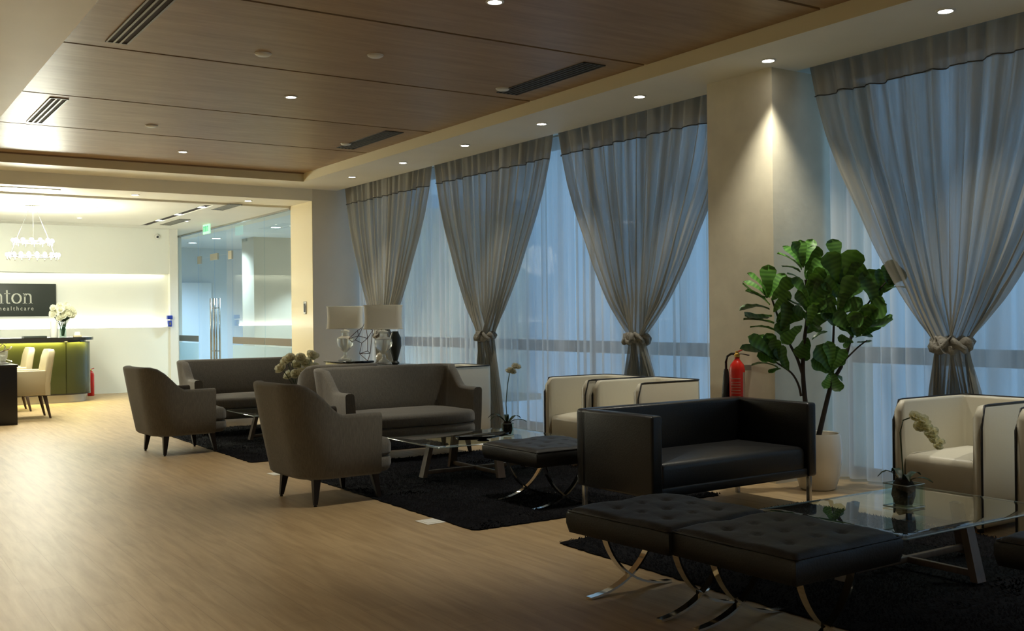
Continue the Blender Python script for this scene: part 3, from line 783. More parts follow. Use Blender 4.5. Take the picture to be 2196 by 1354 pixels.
o2 = copy_tree(o1); o2.location = (3.065, 3.428, 0); o2.rotation_euler[2] = math.radians(4); o2['label'] = 'black tufted ottoman pushed up behind the nearest one, in front of the black sofa'
o3 = copy_tree(o1); o3.location = (4.03, 5.70, 0); o3.rotation_euler[2] = math.radians(1.4); o3['label'] = 'black tufted ottoman on the middle rug beside the left arm of the black sofa'
o4 = copy_tree(o1); o4.location = (3.99, 1.97, 0); o4.rotation_euler[2] = math.radians(2); o4['label'] = 'black ottoman cut off at the lower right edge of the picture'

# rugs (thick black shag: slab with ragged tufted rim)
def rug(label, x0, x1, y0, y1, seed):
    rnd = random.Random(seed)
    pts = rrect(x0, x1, y0, y1, .05, 4); dense = []
    for i in range(len(pts)):
        a, b = pts[i], pts[(i+1) % len(pts)]; n = max(1, int(math.dist(a, b)/.03))
        for k in range(n): dense.append((a[0]+(b[0]-a[0])*k/n+rnd.uniform(-.007, .007), a[1]+(b[1]-a[1])*k/n+rnd.uniform(-.007, .007)))
    t = root('rug', label, 'rug')
    cx, cy = (x0+x1)/2, (y0+y1)/2
    dense = [(x-cx, y-cy) for x, y in dense]; t.location = (cx, cy, 0)
    rings = [[(x, y, .001) for x, y in dense], [(x*1.001, y*1.001, .007) for x, y in dense], [(x*.992, y*.992, .011) for x, y in dense]]
    mb = MB(); mb.loft(rings); mb.build('backing', 'rug', t)
    # pile: short tufts scattered over the top and hanging over the rim
    V, F = [], []
    nT = int((x1-x0)*(y1-y0)*4200)
    for k in range(nT):
        x = rnd.uniform(x0-cx, x1-cx); y = rnd.uniform(y0-cy, y1-cy); a = rnd.uniform(0, 2*PI); l = rnd.uniform(.012, .024); wd = .005
        nn = noise.noise(Vector((x*3, y*3, seed))); a2 = nn*4+a*.3
        dx, dy = l*math.cos(a2), l*math.sin(a2); h = rnd.uniform(.006, .014); px, py = -math.sin(a2)*wd, math.cos(a2)*wd
        i0 = len(V); V += [(x+px, y+py, .010), (x-px, y-py, .010), (x+dx, y+dy, .010+h)]; F.append((i0, i0+1, i0+2))
    o = mesh_obj('pile', V, F, 'rug', t); o['kind'] = 'stuff'
    return t
rug('black shag rug under the middle grey seating group', 3.13, 5.12, 5.17, 8.19, 1)
rug('black shag rug under the far grey seating group', 3.06, 5.05, 8.77, 11.78, 2)
rug('black shag rug under the near ottomans and glass table', 3.33, 5.32, 1.60, 4.62, 3)

# glass coffee tables
def coffee_table(label, loc, rz=0, sx=.58, sy=.42):
    t = root('coffee_table', label, 'table', loc, rz, 'glass coffee tables')
    g = slab(rrect(-sx, sx, -sy, sy, .03), .293, .303, .003, 0); g.build('glass_top', 'clear', t)
    z0 = .03
    rr = MB().tube([(x, y, .298) for x, y in rrect(-sx, sx, -sy, sy, .03)+[(sx-.03, -sy)]], .0045, 5).build('glass_rim', 'glassedge', t)
    for k, (dx, dy) in enumerate(((-1, 0), (1, 0), (0, -1), (0, 1))):
        R0, R1 = (.47, .40) if dx else (.37, .31)
        rings = []
        for q in (0, .5, 1):
            R = R0+(R1-R0)*q; z = z0-.004+(.292-z0)*q; wd = .033-.005*q; th = .018
            px, py = dx*R, dy*R
            a = Vector((-dy, dx, 0))*wd; b = Vector((dx, dy, 0))*th; c0 = Vector((px, py, z))
            rings.append([c0+a+b, c0-a+b, c0-a-b, c0+a-b])
        MB().loft(rings).build('leg', 'walnut', t)
    boxo('stretcher', 'walnut', t, -.46, .46, -.012, .012, .045, .075, b=.003)
    boxo('stretcher', 'walnut', t, -.012, .012, -.36, .36, .044, .074, b=.003)
    for dx, dy in ((-1, 0), (1, 0), (0, -1), (0, 1)):
        MB().lathe([(.018, .286), (.018, .293)], dx*.39, dy*.30, 10).build('pad', 'black', t)
    return t
coffee_table('glass coffee table with brown wood legs on the middle rug', (4.26, 7.00, 0))
coffee_table('glass coffee table with brown wood legs on the far rug, carrying lilies', (4.05, 10.27, 0))
coffee_table('glass coffee table at the lower right reflecting the window', (4.33, 3.13, 0), 0, .59, .41)

# floor socket plates
for i, (x, y, s) in enumerate(((3.06, 5.565, 'square white floor socket plate by the near corner of the middle rug'), (3.02, 8.02, 'white floor socket plate peeking out behind the near armchair'))):
    t = root('floor_socket', s, 'floor plate', (x, y, 0), math.radians(3))
    boxo('plate', 'plate', t, -.065, .065, -.075, .075, 0, .004, b=.001); boxo('lid', 'plate', t, -.045, .045, -.05, .05, .004, .006)
t = root('floor_patch_box', 'low white box added for the lit patch of floor past the far rug', 'box', (4.0, 11.95, 0))  # made-up box standing for a bright patch of floor
boxo('box_body', 'paper', t, -.24, .2, -.05, .2, 0, .10, b=.004); boxo('lid', 'paper', t, -.245, .205, -.055, .205, .10, .115, b=.003)

# ================================================================ CONSOLE AND LAMPS
t = root('console_table', 'champagne console with black glass top behind the sofas', 'console table', (5.06, 10.55, 0), math.radians(3))
boxo('top', 'blackglass', t, -.18, .18, -.80, .80, .735, .748, b=.002)
boxo('apron', 'gold', t, -.165, .165, -.78, .78, .665, .735, b=.004)
boxo('lower_shelf', 'gold', t, -.15, .15, -.75, .75, .12, .145, b=.004)
for sx in (-1, 1):
    for sy in (-1, 1): boxo('leg', 'gold', t, sx*.14-.022, sx*.14+.022, sy*.75-.022, sy*.75+.022, 0, .665, b=.003)
def table_lamp(label, loc):
    t = root('table_lamp', label, 'lamp', loc, 0, 'crystal table lamps')
    boxo('base', 'crystal', t, -.075, .075, -.075, .075, 0, .022, b=.003)
    prof = [(.055, .022), (.058, .035), (.03, .055), (.018, .075), (.018, .105), (.045, .13), (.085, .175), (.098, .225), (.092, .262), (.098, .268), (.06, .285), (.042, .295), (.038, .33), (.055, .345), (.05, .355), (.02, .365), (.012, .37)]
    MB().lathe(prof, seg=16).build('urn', 'crystal', t, auto=.5)
    MB().tube([(0, 0, .36), (0, 0, .60)], .006).build('stem', 'steel', t)
    rings = []
    for z, k in ((.378, 1.0), (.40, .975), (.50, .945), (.60, .965), (.632, .99), (.632, .975), (.50, .93), (.385, .985)):
        rings.append([(x*k, y*k, z) for x, y in rrect(-.13, .13, -.205, .205, .055, 5)])
    sh = MB().loft(rings, cap=False).build('lamp_shade', 'shade', t, auto=.8)
    MB().tube([(x, y, .38) for x, y in rrect(-.131, .131, -.206, .206, .055, 5)+[(.131-.055, -.206)]], .005, 5).build('shade_trim', 'shade', sh)
    MB().tube([(x*.99, y*.99, .632) for x, y in rrect(-.131, .131, -.206, .206, .055, 5)+[(.131-.055, -.206)]], .005, 5).build('shade_trim', 'shade', sh)
    return t
l1 = table_lamp('crystal urn table lamp with cream shade, left of the two on the console', (5.005, 11.09, .749)); l1.rotation_euler[2] = math.radians(60)
l2 = copy_tree(l1); l2.location = (5.0, 10.09, .749); l2['label'] = 'crystal urn table lamp with cream shade, right of the two on the console'
# wire horse head on a black base
t = root('wire_sculpture', 'wire horse-head sculpture on a black plinth between the lamps', 'sculpture', (4.93, 10.58, .749), 0)
boxo('plinth', 'blackglass', t, -.17, .17, -.05, .05, 0, .022, b=.004)
H1 = {'a': (.10, 0, .02), 'b': (.16, 0, .10), 'c': (.165, 0, .36), 'd': (.115, 0, .395), 'e': (.085, 0, .47), 'f': (.07, 0, .395), 'g': (-.02, 0, .36), 'h': (-.10, 0, .27), 'i': (-.09, 0, .235), 'j': (-.02, 0, .255), 'k': (.03, 0, .22), 'l': (.03, 0, .10), 'm': (.10, .0, .13), 'n': (.02, 0, .30), 'o': (.10, 0, .27)}
off = {k: .03*(1 if i % 2 else -1) for i, k in enumerate(H1)}
hp = {k: Vector((v[0], v[1]+off[k], v[2])) for k, v in H1.items()}
for e in ('ab', 'bc', 'cd', 'de', 'ef', 'fg', 'gh', 'hi', 'ij', 'jk', 'kl', 'la', 'lm', 'mb', 'jn', 'nf', 'no', 'oc', 'ok', 'ng', 'om', 'do', 'lb', 'nh'):
    MB().tube([hp[e[0]], hp[e[1]]], .0038, 5).build('wire', 'wire', t)
t = root('ceramic_ball', 'cream ceramic ball behind the right table lamp', 'ornament', (5.03, 10.22, .749))
MB().ball((0, 0, .068), .055, 16, 12).build('ball', 'ceramic', t); MB().lathe([(.035, 0), (.035, .014), (.02, .018)]).build('stand', 'black', t)
t = root('dark_vase', 'dark rounded plate-like vase behind the right table lamp', 'vase', (5.155, 10.12, .749), math.radians(55))
MB().lathe([(.04, 0), (.045, .01), (.025, .03), (.045, .10), (.068, .19), (.065, .28), (.04, .33), (.035, .35), (.03, .345), (.001, .31)], seg=20).build('body', 'sign', t, auto=1)

# ================================================================ TABLE-TOP ITEMS
t = root('serving_dish', 'long dark boat-shaped dish on the middle glass table', 'dish', (4.16, 6.72, .304), math.radians(8))
rings = []
for u in range(15):
    q = u/14; x = -.25+.5*q; wd = .105*math.sin(PI*min(1, .04+q*.92))**.75; zt = .052-.010*math.sin(PI*q)
    rings.append([(x, -wd, zt), (x, -wd*.7, zt-.012), (x, -wd*.35, zt-.026), (x, wd*.35, zt-.026), (x, wd*.7, zt-.012), (x, wd, zt), (x, wd*.65, zt-.005), (x, -wd*.65, zt-.005)])
MB().loft(rings).build('bowl', 'blackglass', t, auto=1.2)
MB().lathe([(.05, 0), (.045, .006), (.02, .014), (.03, .028)], 0, 0, 14).build('foot', 'blackglass', t)

def petal_mesh(mb, c, direction, L, W, cup, rnd, toward=None):
    """one petal: blade along direction, bowed towards `toward`"""
    d = Vector(direction).normalized(); f = Vector(toward) if toward is not None else Vector((0, 0, 1))
    n = f-d*f.dot(d)
    if n.length < .05: n = Vector((0, 1, .2))-d*d.y
    n.normalize(); s = d.cross(n); c = Vector(c); V = []
    for q, wq in ((0, .25), (.3, .85), (.65, 1), (.9, .7), (1, .25)):
        bend = n*(cup*q*q)
        for k in (-1, 0, 1): V.append(c+d*(L*q)+s*(W*wq*k)+bend+n*(cup*.35*abs(k)))
    mb.add(V, [(i*3+j, i*3+j+1, i*3+j+4, i*3+j+3) for i in range(4) for j in range(2)])
def bloom(parent, c, size, m, seed, n=6, facing=None):
    rnd = random.Random(seed); mb = MB(); f = Vector(facing or (rnd.uniform(-1, 1), rnd.uniform(-1, 1), rnd.uniform(.1, 1))).normalized()
    a = Vector((0, 0, 1)) if abs(f.z) < .9 else Vector((1, 0, 0)); s = f.cross(a).normalized(); q = s.cross(f)
    for ring, (el, L, W) in enumerate(((.15, 1, .52), (.75, .9, .5), (1.9, .75, .42))):
        for k in range(n-ring):
            an = 2*PI*k/(n-ring)+rnd.uniform(-.2, .2)+ring*.5; d = (s*math.cos(an)+q*math.sin(an))+f*el
            petal_mesh(mb, c, d, size*L*rnd.uniform(.85, 1.1), size*W, size*.35, rnd, f)
    mb.ball(Vector(c)+f*size*.15, size*.3, 6, 4)
    return mb.build('blossom', m, parent, auto=1.5)
def glass_vase(parent, r, h, z0=0, sq=False):
    for z in (z0+.006, z0+h):
        pl = [(x, y, z) for x, y in rrect(-r, r, -r, r, .008, 2)+[(r-.008, -r)]] if sq else [(r*math.cos(k*PI/12), r*math.sin(k*PI/12), z) for k in range(25)]
        MB().tube(pl, .0022 if r < .06 else .003, 4).build('rim', 'glassedge', parent)
    if sq:
        rings = [[(x, y, z) for x, y in rrect(-r, r, -r, r, .008, 2)] for z in (z0, z0+h)]+[[(x*.9, y*.9, z) for x, y in rrect(-r, r, -r, r, .008, 2)] for z in (z0+h, z0+.012)]
        return MB().loft(rings).build('glass_pot', 'clear', parent)
    return MB().lathe([(r, z0), (r, z0+h), (r*.92, z0+h), (r*.92, z0+.012)], seg=20).build('glass_vase', 'clear', parent)
# lilies / magnolias on the far table
t = root('flower_vase', 'bouquet of ivory magnolia blooms in a glass vase on the far coffee table', 'flowers', (3.99, 9.98, .304))
glass_vase(t, .055, .24)
rnd = random.Random(4)
spots = [(-.17, -.02, .50), (-.10, .05, .42), (-.02, -.03, .44), (.07, .03, .55), (.02, .0, .60), (-.08, 0, .60), (.13, .04, .62), (.17, -.02, .50), (.05, -.05, .45), (-.13, .04, .57), (.10, 0, .47), (-.02, .05, .53)]
for k, (a, b, z) in enumerate(spots):
    x = a*.835+b*.55; y = -a*.55+b*.835
    x *= .95; z = z-.06
    MB().tube([(x*.1, y*.1, .02), (x*.25, y*.25, .24), (x, y, z)], .004, 5).build('stem', 'green', t)
    bloom(t, (x, y, z-.01), .07, 'petal_dim', 40+k, 6, (x*2-.25, y*2-.45, .45))
# orchid on the middle table
def orchid(label, loc, m, stem_pts, blooms, sq, potr, poth, seed, bs, leaves=6, rz=0, ll=.15):
    t = root('potted_orchid', label, 'plant', loc, rz)
    glass_vase(t, potr, poth, sq=sq)
    rnd = random.Random(seed); mb = MB(); rs = []
    for z, r in ((.014, .55), (.05, .75), (.09, .7), (.12, .45)):
        rs.append([(potr*r*math.cos(2*PI*k/12)*(1+.15*rnd.random()), potr*r*math.sin(2*PI*k/12)*(1+.15*rnd.random()), z*poth/.1) for k in range(12)])
    mb.loft(rs).build('root_ball', 'soil', t)
    for k in range(leaves):
        an = 2*PI*k/leaves+rnd.uniform(-.3, .3); lm = MB(); d = Vector((math.cos(an), math.sin(an), 0)); s = Vector((-d.y, d.x, 0)); V = []
        L = ll*rnd.uniform(.8, 1.2); up_ = rnd.uniform(.03, .07)
        for q in range(6):
            u = q/5; c0 = d*(.015+L*u)+Vector((0, 0, poth*1.05+up_*math.sin(u*PI*.85))); wd = .018*math.sin(PI*min(.97, u*.8+.15))
            V += [c0-s*wd+Vector((0, 0, .004)), c0, c0+s*wd+Vector((0, 0, .004))]
        lm.add(V, [(i*3+j, i*3+j+1, i*3+j+4, i*3+j+3) for i in range(5) for j in range(2)]); lm.build('leaf', 'green', t, auto=1.5)
    MB().tube(stem_pts, .0035, 6).build('stem', 'stemg', t)
    for k, (p, s) in enumerate(blooms): bloom(t, p, bs*s*.85, m, seed*9+k, 5, (-.4, -.65, .5+.4*rnd.random()))
    return t
orchid('white orchid with one tall stem in a glass pot on the middle table', (4.50, 6.90, .304), 'petal', [(0, 0, .1), (-.005, .01, .25), (.005, 0, .40), (.02, -.01, .50), (.05, -.035, .55)],
       [((.02, -.01, .505), 1), ((.055, -.035, .54), 1.0), ((.04, -.03, .50), .8), ((.075, -.05, .535), .8)], False, .05, .095, 3, .042)
orchid('yellow-cream orchid spray in a square glass pot on the near glass table', (4.345, 3.155, .304), 'petal_y', [(0, 0, .1), (-.004, .006, .25), (-.01, .01, .36), (.0, .0, .42), (.035, -.023, .435), (.07, -.05, .42)],
       [((.045, -.03, .43), 1), ((.075, -.05, .41), 1.1), ((.06, -.04, .38), 1), ((.09, -.06, .375), 1.1), ((.105, -.07, .34), 1), ((.12, -.08, .315), .9), ((.14, -.09, .285), .8), ((.12, -.075, .36), .9), ((.15, -.10, .31), .6)], True, .07, .115, 5, .042, 5, 0, .12)

# ================================================================ FIG TREE
PC = Vector((5.86, 4.96, 0))
def at(px, py, dd=0):
    """world point for a spot in the picture at the fig tree's distance (+dd metres further)"""
    d = rt*(px-1098)+up*(677-py)+fwd*F_PX; dd -= max(0, px-1815)*.0021
    k = ((PC-Vector((0, 0, 1.25))).dot(fwd)+dd)/F_PX
    return Vector((0, 0, 1.25))+d*k
fig = root('fiddle_leaf_fig', 'tall fiddle-leaf fig in a tapered ivory pot beside the column', 'plant', PC)
MB().lathe([(.11, 0), (.125, .01), (.152, .095), (.168, .21), (.170, .29), (.160, .385), (.152, .398), (.142, .395), (.139, .365), (.001, .36)], seg=32).build('pot', 'ceramic', fig, auto=.7)
MB().lathe([(.138, .362), (.10, .374), (.001, .38)], seg=20).build('soil', 'soil', fig)
def branch(pts, r0, r1, nm='branch'):
    P = [at(*p)-PC for p in pts]; n = len(P)
    # smooth
    Q = []
    for i in range(n-1):
        p0, p1, p2, p3 = P[max(0, i-1)], P[i], P[i+1], P[min(n-1, i+2)]
        for k in range(4):
            u = k/4; Q.append(.5*((2*p1)+(p2-p0)*u+(2*p0-5*p1+4*p2-p3)*u*u+(3*p1-p0-3*p2+p3)*u**3))
    Q.append(P[-1]); m = len(Q)
    MB().tube(Q, [r0+(r1-r0)*k/(m-1) for k in range(m)], 8).build(nm, 'bark', fig, auto=1.2)
    return Q
branch([(1738, 935), (1728, 870), (1722, 800), (1724, 740), (1733, 660), (1728, 600)], .019, .010, 'trunk')
branch([(1755, 938), (1764, 900), (1776, 850), (1785, 820), (1810, 775), (1822, 735), (1835, 690)], .019, .010, 'trunk')
branch([(1723, 810), (1710, 770), (1692, 735), (1672, 690), (1655, 640)], .012, .006)
branch([(1718, 850), (1712, 825), (1697, 800), (1668, 780), (1650, 770)], .009, .005)
branch([(1785, 825), (1786, 760), (1788, 700), (1790, 640), (1800, 580)], .010, .006)
branch([(1812, 772), (1840, 745), (1860, 730)], .007, .004)
branch([(1835, 690), (1870, 640), (1905, 600)], .008, .004)
# one leaf mesh per size; local: base at origin, blade along +x, up +z
def leaf_mesh(L, W, curl, seed, m='leaf'):
    rnd = random.Random(seed); V, F, UV = [], [], []
    prof = [(0, .06), (.10, .30), (.25, .56), (.40, .60), (.52, .66), (.68, .92), (.82, 1.0), (.93, .72), (1.0, .08)]
    for i, (u, wq) in enumerate(prof):
        z = curl*L*(u*(1.1-u))*1.6-curl*L*.35*u*u
        for j, k in enumerate((-1, -.5, 0, .5, 1)):
            ru = .012*math.sin(u*19+k*2+seed)*abs(k)
            V.append((L*u, W*.5*wq*k, z+.10*W*abs(k)**1.5+ru)); UV.append((.5+.5*k*wq, u))
    for i in range(len(prof)-1):
        for j in range(4): F.append((i*5+j, i*5+j+1, i*5+j+6, i*5+j+5))
    me = bpy.data.meshes.new('leaf'); me.from_pydata(V, [], F)
    ul = me.uv_layers.new(name='uv')
    for l in me.loops: ul.data[l.index].uv = UV[l.vertex_index]
    for p in me.polygons: p.use_smooth = True
    me.materials.append(MT[m]); return me
LM = [leaf_mesh(1, .54, .18, 1), leaf_mesh(1, .64, .10, 2), leaf_mesh(1, .46, .26, 3), leaf_mesh(1, .58, -.10, 4)]
HM = [leaf_mesh(1, .50, .18, 5, 'highlit'), leaf_mesh(1, .42, .24, 6, 'highlit')]
rnd = random.Random(21)
def leaf(base, dirv, size, face=None, highlit=False):
    o = bpy.data.objects.new('leaf', HM[rnd.randrange(2)] if highlit else LM[rnd.randrange(4)]); COL.objects.link(o); o.parent = fig
    x = Vector(dirv).normalized(); z = Vector(face) if face else Vector((rnd.uniform(-.4, .4), rnd.uniform(-.4, .4), 1))
    z = (z-x*z.dot(x))
    if z.length < .05: z = Vector((1, 0, 0))-x*x.x
    z.normalize(); y = z.cross(x)
    m = Matrix((x, y, z)).transposed().to_4x4()
    o.matrix_local = Matrix.Translation(base)@m@Matrix.Scale(size, 4)
# explicit leaves: base px, tip px, base depth, tip depth, facing (0 up,1 towards camera)
LV = [
 # top left crown
 (1722, 575, 1716, 518, 0, 0, 1), (1720, 570, 1700, 522, 0, -.03, .7), (1722, 572, 1742, 516, .02, .04, .3), (1716, 575, 1670, 545, -.02, -.06, .3), (1718, 580, 1682, 530, 0, .03, .6),
 (1728, 585, 1752, 532, .02, .02, .5), (1716, 585, 1680, 572, -.03, -.09, .2), (1730, 600, 1762, 556, 0, -.04, .8), (1728, 615, 1766, 580, -.03, -.08, 1), (1722, 605, 1690, 588, -.02, -.06, .3),
 (1728, 600, 1740, 560, .04, .10, .6),
 # left crown
 (1645, 640, 1648, 572, 0, 0, .5), (1643, 635, 1606, 588, -.02, -.05, .3), (1644, 640, 1598, 605, 0, .03, .3), (1640, 640, 1594, 612, -.03, -.09, .1), (1650, 640, 1682, 590, .02, .02, .3),
 (1655, 645, 1696, 600, -.02, -.05, .9), (1650, 665, 1590, 664, -.02, -.06, .1), (1650, 655, 1602, 625, -.02, -.04, .3), (1655, 680, 1600, 680, 0, -.06, .5), (1660, 695, 1598, 686, -.02, -.04, .1), (1665, 712, 1612, 702, 0, -.03, .1),
 (1660, 670, 1692, 628, -.03, -.08, .6), (1665, 690, 1700, 655, -.04, -.10, .9), (1675, 710, 1690, 650, -.05, -.09, 1), (1672, 700, 1718, 668, -.04, -.08, .8), (1690, 740, 1672, 690, -.03, -.05, 1),
 # middle crown
 (1733, 650, 1700, 600, -.04, -.10, .8), (1730, 640, 1755, 590, -.03, -.08, .9), (1733, 660, 1772, 610, -.04, -.08, 1), (1733, 660, 1690, 645, -.04, -.11, .4), (1735, 680, 1768, 645, -.05, -.12, .8), (1733, 690, 1702, 662, -.05, -.12, .8),
 (1730, 700, 1745, 655, -.04, -.12, 1), (1735, 690, 1757, 712, -.06, -.12, .5), (1735, 670, 1712, 625, -.04, -.09, 1), (1740, 675, 1790, 660, -.05, -.08, .7), (1738, 672, 1752, 650, -.05, -.14, .3),
 (1733, 725, 1712, 765, 0, -.02, 1), (1735, 728, 1722, 772, .02, .03, .9), (1742, 730, 1772, 712, 0, .02, .2), (1730, 715, 1768, 665, -.04, -.06, 1), (1720, 700, 1680, 735, -.05, -.10, .8),
 # low left
 (1662, 778, 1608, 725, 0, -.03, .5), (1660, 775, 1592, 748, 0, -.05, .3), (1662, 775, 1645, 718, .02, .03, .8), (1665, 775, 1628, 722, .0, .04, .9), (1665, 780, 1625, 765, -.02, -.06, .7), (1668, 790, 1615, 783, 0, -.02, .1), (1675, 792, 1650, 800, -.02, -.05, .4), (1690, 795, 1668, 745, -.02, -.02, .9), (1668, 775, 1660, 730, -.02, -.04, .9),
 # right tall crown
 (1795, 575, 1785, 516, .02, .05, 1), (1800, 610, 1775, 545, -.04, -.07, 1), (1805, 615, 1835, 540, -.06, -.08, 1), (1802, 620, 1850, 570, -.04, -.04, 1), (1798, 620, 1762, 570, .02, .06, 1), (1800, 640, 1765, 600, -.04, -.08, .9),
 (1802, 650, 1845, 610, 0, .02, 1), (1795, 655, 1768, 625, -.04, -.06, .9), (1798, 660, 1830, 595, -.08, -.12, 1), (1797, 670, 1845, 650, -.06, -.10, .9), (1795, 690, 1770, 640, -.06, -.10, 1), (1795, 700, 1850, 680, -.05, -.12, .8), (1790, 700, 1762, 665, -.03, -.08, .8),
 (1797, 670, 1815, 612, -.10, -.12, 1), (1800, 630, 1812, 548, -.02, -.01, 1),
 # right crown
 (1880, 655, 1862, 582, 0, 0, 1), (1885, 640, 1885, 580, .02, .02, 1), (1880, 665, 1858, 600, -.03, -.04, 1), (1860, 690, 1890, 640, -.02, -.04, .8), (1850, 700, 1912, 688, -.04, -.08, .4), (1845, 695, 1898, 655, -.03, -.07, .6), (1850, 690, 1830, 640, -.02, -.03, .9), (1845, 710, 1870, 655, -.06, -.08, .9),
 (1905, 610, 1912, 560, .02, .03, 1), (1902, 612, 1940, 585, .02, .06, .8), (1900, 622, 1944, 618, 0, 0, .2), (1895, 628, 1925, 572, .03, .04, 1), (1905, 612, 1902, 568, .0, .0, .9),
 (1838, 715, 1800, 700, -.04, -.10, .8), (1838, 720, 1860, 680, -.04, -.10, .9), (1830, 725, 1812, 700, -.04, -.06, 1), (1835, 720, 1790, 675, -.06, -.12, 1), (1838, 722, 1830, 670, -.08, -.14, 1), (1835, 725, 1870, 722, .0, .02, .3), (1838, 735, 1868, 733, 0, .03, .3),
 (1830, 735, 1798, 725, -.05, -.08, .9), (1825, 730, 1810, 745, -.05, -.10, 1), (1850, 720, 1885, 690, .0, .02, .8),
 # low right
 (1785, 800, 1752, 745, -.02, -.06, 1), (1783, 790, 1775, 735, -.03, -.05, .9), (1785, 795, 1812, 752, -.03, -.07, .8), (1787, 792, 1812, 775, -.02, -.07, .6), (1783, 800, 1740, 775, -.02, -.07, .8), (1783, 798, 1800, 838, -.03, -.08, 1), (1780, 800, 1768, 832, -.02, -.06, 1), (1788, 805, 1806, 815, 0, .03, .7), (1785, 780, 1795, 745, .0, .0, 1),
]
for n_, (bx, by, tx, ty, d0, d1, fc) in enumerate(LV):
    a = at(bx, by, d0)-PC; b = at(tx, ty, d1)-PC
    dv = b-a
    face = Vector((0, 0, 1))*(1.15-fc)-fwd*fc+Vector((rnd.uniform(-.25, .25), rnd.uniform(-.25, .25), rnd.uniform(-.1, .25)))
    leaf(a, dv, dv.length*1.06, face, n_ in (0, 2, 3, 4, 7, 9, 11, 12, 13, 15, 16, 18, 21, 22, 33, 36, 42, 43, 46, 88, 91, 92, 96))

# ================================================================ FIRE EXTINGUISHER on the column
t = root('fire_extinguisher', 'red fire extinguisher with black horn hung on the column', 'fire extinguisher', (5.655, 5.53, -.035))
MB().lathe([(.05, .42), (.058, .44), (.058, .87), (.050, .905), (.030, .93), (.019, .945), (.019, .965)], seg=24).build('cylinder', 'red', t, auto=.9)
MB().lathe([(.021, .962), (.021, .985), (.014, .99), (.014, 1.005)], seg=12).build('valve', 'brass', t)
MB().tube([(0, 0, .998), (.02, -.035, 1.015), (.045, -.085, 1.045)], 0, flat=(.016, .006, (1, 0, 0))).build('handle', 'red', t)
MB().tube([(0, 0, .985), (.02, -.04, .985), (.04, -.08, .975)], 0, flat=(.016, .006, (1, 0, 0))).build('handle', 'black', t)
hose = MB().tube([(0, 0, .985), (-.01, .05, .985), (-.015, .085, .965), (-.015, .10, .92), (-.015, .10, .86)], .009, 8).build('hose', 'black', t)
MB().lathe([(.016, .87), (.020, .85), (.038, .62), (.034, .62), (.001, .63)], -.015, .10, 14).build('horn', 'black', t, auto=.8)
lb = MB(); A0, A1 = PI*.97, PI*1.38
for z0, z1 in ((.80, .806), (.775, .779), (.755, .759), (.735, .739), (.715, .719), (.695, .699), (.67, .674), (.64, .644)):
    lb.loft([[(.0585*math.cos(A0+(A1-A0)*k/6), .0585*math.sin(A0+(A1-A0)*k/6), z) for k in range(7)] for z in (z0, z1)], closed=False, cap=False)
lb.build('label_print', 'label', t)['kind'] = 'stuff'
MB().loft([[(.0585*math.cos(A0+.2+.35*k/4), .0585*math.sin(A0+.2+.35*k/4), z) for k in range(5)] for z in (.56, .605)], closed=False, cap=False).build('emblem', 'label', t)
MB().loft([[(.0583*math.cos(PI*1.5+.65*k/5), .0583*math.sin(PI*1.5+.65*k/5), z) for k in range(6)] for z in (.55, .85)], closed=False, cap=False).build('side_label', 'label', t)
boxo('wall_bracket', 'steel', t, .05, .128, -.02, .02, .86, .9)

# ================================================================ RECEPTION
# counter: straight front with a rounded end, on a steel plinth
def bar_path(off=0):
    P = [(-1.5, 17.0-off)]
    P.append((3.05, 17.0-off))
    for k in range(1, 9):
        a = -PI/2+PI/2*k/8; P.append((3.05+(.42+off)*math.cos(a), 17.42+(.42+off)*math.sin(a)))
    P.append((3.47+off, 17.9)); return P
cn = root('reception_counter', 'reception counter of backlit olive glass with dark top and rounded end', 'reception desk')
def bar_solid(name, m, off, z0, z1, th=None):
    P = bar_path(off); 
    P2 = P+[(P[-1][0], 17.9), (-1.5, 17.9)]
    P2 = [p for i, p in enumerate(P2) if i == 0 or math.dist(p, P2[i-1]) > 1e-6]
    return MB().loft([[(x, y, z) for x, y in P2] for z in (z0, z1)]).build(name, m, cn, flat=False)
bar_solid('plinth', 'steel', -.06, 0, .12); bar_solid('base_rail', 'counter', .004, .12, .14)
bar_solid('core', 'olive', -.012, .14, .90)
bar_solid('countertop', 'counter', .05, .955, 1.0); bar_solid('top_cleat', 'counter', -.06, .90, .955)
P = bar_path(0); cuts = [(-1.5, -.1), (-.09, 1.28), (1.29, 3.04)]
for a, b in cuts: boxo('glass_panel', 'olive', cn, a, b, 16.99, 17.0, .142, .925)
arc = [p for p in P if p[0] > 3.05]
arcp = [(3.055, 17.0)]+arc[:6]
for seg in (arcp, arc[5:]+[]):
    if len(seg) < 2: continue
    mb = MB(); o_ = [(x+.0, y) for x, y in seg]
    rr = []
    for x, y in seg:
        v = Vector((x-3.05, y-17.42)); v = v.normalized() if v.length > 1e-6 else Vector((1, 0))
        rr.append([(x, y, .142), (x, y, .925), (x-v.x*.01, y-v.y*.01, .925), (x-v.x*.01, y-v.y*.01, .142)])
    mb.loft(rr).build('curved_glass_panel', 'olive', cn)
boxo('top_lip', 'counter', cn, -1.5, 3.06, 16.950, 16.957, .93, .956)
boxo('led_strip', 'cove', cn, -1.5, 3.02, 16.962, 16.972, .944, .954)
ld = bpy.data.lights.new('counter_glow', 'AREA'); ld.shape = 'RECTANGLE'; ld.size = 4.2; ld.size_y = .015; ld.energy = 60; ld.color = (1, .93, .35)
lo = bpy.data.objects.new('counter_glow', ld); COL.objects.link(lo); lo.location = (.9, 16.968, .94); lo.rotation_euler = (math.radians(-6), 0, 0); lo.parent = cn
ld = bpy.data.lights.new('counter_glow_end', 'AREA'); ld.shape = 'RECTANGLE'; ld.size = .5; ld.size_y = .015; ld.energy = 5; ld.color = (1, .93, .35)
